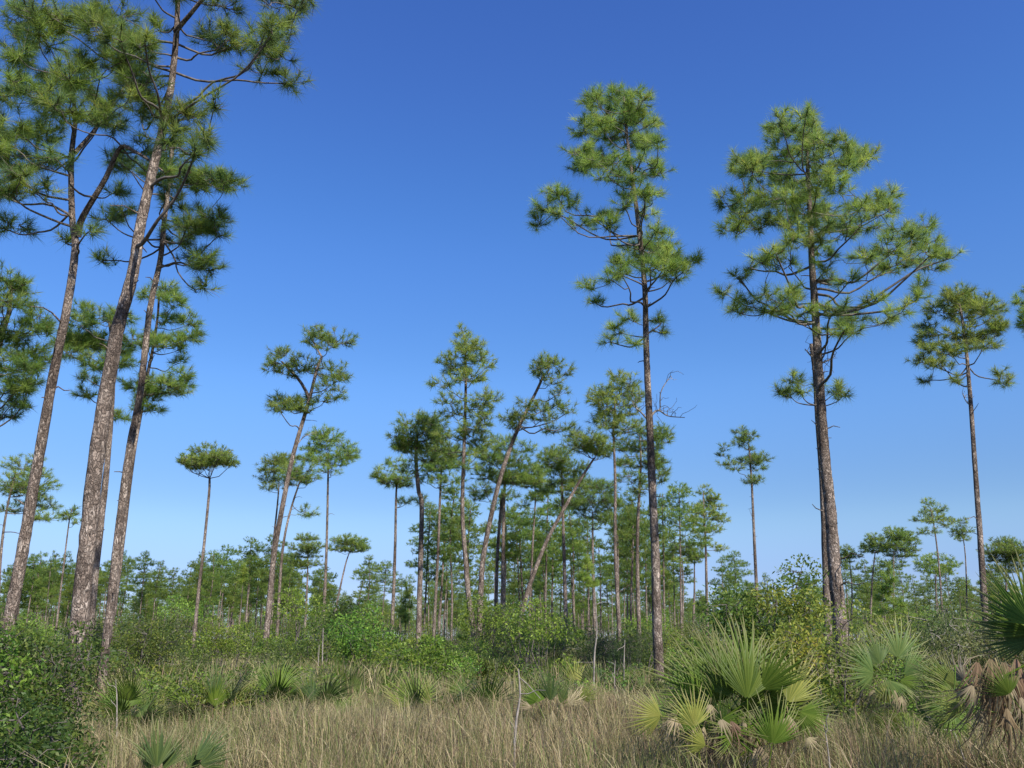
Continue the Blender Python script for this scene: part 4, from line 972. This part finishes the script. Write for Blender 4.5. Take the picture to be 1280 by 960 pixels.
# ---------------------------------------------------------------- dead saplings
def sapling(label, pts, Y, w0, twigs=3, seed=1):
    R.seed(seed); p = spline(to_ground(np.array([P(x, y, Y) for x, y in pts])), 14); base = np.array([p[0][0], Y, 0])
    g = Geo(); tube(g, p, np.linspace(w0, w0 * .35, 14) * pxm(Y) / 2, 6, rough=.1)
    for _ in range(twigs):
        i = R.randint(6, 13); e = p[i] + unit(rdir(1)[0] + np.array([0, 0, .6])) * R.uniform(.1, .35)
        tube(g, limb(p[i], e, 0, 4, .06), [.006, .005, .004, .003], 4)
    root = empty('dead_sapling', base, label, 'dead sapling', 'bleached dead saplings'); g.obj('stem', M_DEAD, root, base)
sapling('thin bleached dead stick rising from the bottom grass right of centre', [(641, 975), (645, 905), (650, 870), (648, 836)], 9.5, 4.5, 3, 1)
sapling('pale crooked dead stem in front of the dark feathery shrub', [(742, 880), (743, 820), (746, 790), (744, 740)], 18, 3.2, 4, 2)
sapling('second pale dead stem right of the crooked one', [(780, 868), (780, 830), (781, 800)], 18, 2.6, 3, 3)
sapling('short curved dead stem in the grass left of the feathery shrub', [(770, 890), (768, 850), (769, 826)], 16, 2.5, 2, 4)
sapling('slim pale dead stem under the straight thin pine', [(403, 860), (403, 820), (404, 785)], 26, 2.6, 3, 5)
sapling('its shorter bleached neighbour just left', [(398, 855), (398, 830), (399, 806)], 26, 2.2, 2, 6)
sapling('bare dead stem at left beside the slender foreground pine', [(146, 900), (146, 870), (145, 858)], 13, 2.5, 3, 7)
sapling('thin dead stalk in the grass at bottom right', [(1038, 965), (1034, 930), (1030, 905)], 8, 2.6, 1, 8)
sapling('leaning dead stalk in the grass near the right palmettos', [(1202, 940), (1180, 880), (1175, 840)], 9, 2.4, 2, 9)

# ---------------------------------------------------------------- grass
TAN = [(.34, .285, .14), (.29, .24, .12), (.21, .175, .09), (.35, .295, .17), (.26, .18, .11)]
GRN = [(.10, .14, .035), (.14, .18, .05), (.2, .21, .07)]
def clump(seed, n, H, spread, wd, greens, lean=.35, seedh=0):
    R.seed(seed); g = Geo()
    b = np.stack([R.normal(size=n) * spread, R.normal(size=n) * spread, np.zeros(n)], 1)
    a = R.uniform(0, 6.28, n); o = np.stack([np.cos(a), np.sin(a), 0 * a], 1)
    h = H * R.uniform(.45, 1.1, n)[:, None]; ln = lean * np.abs(R.normal(size=n))[:, None] * h + b * .8
    up = np.array([0, 0, 1.0])
    p1 = b + up * h * .45 + o * ln * .2; p2 = b + up * h * .82 + o * ln * .6; p3 = b + up * h * (1 - .1 * np.minimum(ln / h, 1)) + o * ln * 1.15
    s = np.stack([-np.sin(a + R.normal(size=n) * .8), np.cos(a), 0 * a], 1) * wd / 2
    pal = np.array([(GRN[R.randint(3)] if R.uniform() < greens else TAN[R.randint(5)]) for _ in range(n)]) * R.uniform(.8, 1.2, (n, 1))
    v = np.stack([b - s, b + s, p1 - s, p1 + s, p2 - s * .7, p2 + s * .7, p3], 1).reshape(-1, 3)
    k = np.arange(n)[:, None] * 7
    q = np.concatenate([k + np.array([[0, 1, 3, 2]]), k + np.array([[2, 3, 5, 4]])]); t = k + np.array([[4, 5, 6]])
    g.add(v, np.repeat(pal, 7, 0), quads=q, tris=t)
    if seedh:
        i = R.randint(0, n, seedh)
        for j in i:
            pos = p3[j] - (p3[j] - p2[j]) * R.uniform(0, .9, (14, 1)) + R.normal(size=(14, 3)) * .012
            leaves(g, pos, rdir(14), .018, np.tile(np.array([.30, .22, .14]), (14, 1)), .3)
    return proto(g, 'grass_clump', M_GRASS)
near = [clump(600 + i, 46, .68, .09, .0055, .08 + .14 * i, (.38, .55, .42, .65, .4)[i], 1) for i in range(5)]
far = [clump(620 + i, 34, .85, .14, .014, .4 + .1 * i, .3, 0) for i in range(4)]
green = [clump(640 + i, 40, .66, .08, .008, .95, .3) for i in range(3)]
R.seed(31)
def field(n, y0, y1, margin=1.25, pw=1.0):
    Y = y0 + (y1 - y0) * R.uniform(size=n) ** pw
    x = R.uniform(-1, 1, n) * (Y * 640 / F * cp * margin + 1.0)
    return x, Y
CLEAR = [(o.location.x, o.location.y - .3, r_) for o, r_ in ((big, .95), (big3, 1.2), (big4, .5), (big5, .9), (big6, .8), (big7, .5))] + [(PX(20, 7.4), 7.2, 1.3), (PX(34, 9.6), 8.9, 1.0)]
def thin(x, y, s_):
    for cx_, cy_, r_ in CLEAR:
        s_ = np.where(np.hypot(x - cx_, (y - cy_) * .8) < r_, s_ * .5, s_)
    return s_
def lowfreq(x, y): return np.sin(x * .55 + 1.3) * np.cos(y * .4 + .6) + .5 * np.sin(x * 1.3 + y * .9)
x, Y = field(9500, 4.5, 18, pw=.7); n = len(x)
scatter('dry_grass', near, np.stack([x, Y, 0 * x], 1), np.stack([R.normal(size=n) * .08, R.normal(size=n) * .08, R.uniform(0, 6.28, n)], 1),
        thin(x, Y, np.clip(.88 + .2 * lowfreq(x, Y) + .2 * R.normal(size=n), .35, 1.6)), np.clip(2 + 1.5 * lowfreq(x * .8 + 5, Y * 1.1) + R.normal(size=n), 0, 4).astype(int), 'fine tan dry grass covering the clearing')
x, Y = field(9500, 17, 60, pw=.8); n = len(x)
scatter('brush_grass', far, np.stack([x, Y, 0 * x], 1), np.stack([R.normal(size=n) * .08, R.normal(size=n) * .08, R.uniform(0, 6.28, n)], 1),
        np.clip(np.where(Y < 30, 1.0, .75) + .16 * lowfreq(x, Y) + .2 * R.normal(size=n), .4, 1.4), R.randint(0, 4, n), 'taller green and tan grass running back under the pines')
x, Y = field(5200, 6, 28, pw=.75); keep = lowfreq(x * 1.3 + 3, Y) > np.where(Y > 14, -.6, .4); x, Y = x[keep], Y[keep]; n = len(x)
scatter('green_sedge', green, np.stack([x, Y, 0 * x], 1), np.stack([R.normal(size=n) * .08, R.normal(size=n) * .08, R.uniform(0, 6.28, n)], 1),
        np.clip(.85 + .15 * R.normal(size=n), .5, 1.3), R.randint(0, 3, n), 'scattered green sedge tufts in the dry grass')

# ---------------------------------------------------------------- ordinal labels for repeated things
ORD = ['first', 'second', 'third', 'fourth', 'fifth', 'sixth', 'seventh', 'eighth', 'ninth', 'tenth', 'eleventh', 'twelfth', 'thirteenth', 'fourteenth', 'fifteenth', 'sixteenth', 'seventeenth', 'eighteenth', 'nineteenth', 'twentieth'] + ['twenty-' + w_ for w_ in 'first second third fourth fifth sixth seventh eighth ninth'.split()] + ['thirtieth']
ZONES = [(0, 'left of the umbrella-topped pine'), (262, 'between umbrella-topped and leaning pines'), (345, 'right of the leaning pine'), (430, 'left of the central clump'), (520, 'under the conical pine'),
         (600, 'under the bending pine'), (655, 'under the arching pine'), (735, 'left of the tallest trunk'), (822, 'between tallest and massive trunks'), (1040, 'right of the massive trunk')]
def number(group, what):
    bz = {}
    for o in list(SC.objects):
        if o.get('group') in group and o.get('category'):
            x, y = o.location.x, o.location.y
            px = CX + F * x / (y * cp + 8 * sp_ if what.endswith('pine') else y * cp)
            z = max(i for i, a in enumerate(ZONES) if px >= a[0] or i == 0); bz.setdefault(z, []).append((px, o))
    for z, l in bz.items():
        for i, (px, o) in enumerate(sorted(l, key=lambda t: t[0])):
            if i < len(ORD): o['label'] = ORD[i] + ' ' + what + ' from the left, ' + ZONES[z][1]
number(['shrub belt under the central pines'], 'leafy belt shrub')
number(['low bushes in the grass'], 'low grass-sunk bush')
number(['row of palmettos at the clearing edge'], 'clearing-edge palmetto')
number(['distant pines at left', 'distant pines left of centre', 'distant pines behind the central clump', 'distant pines at right'], 'small distant pine')
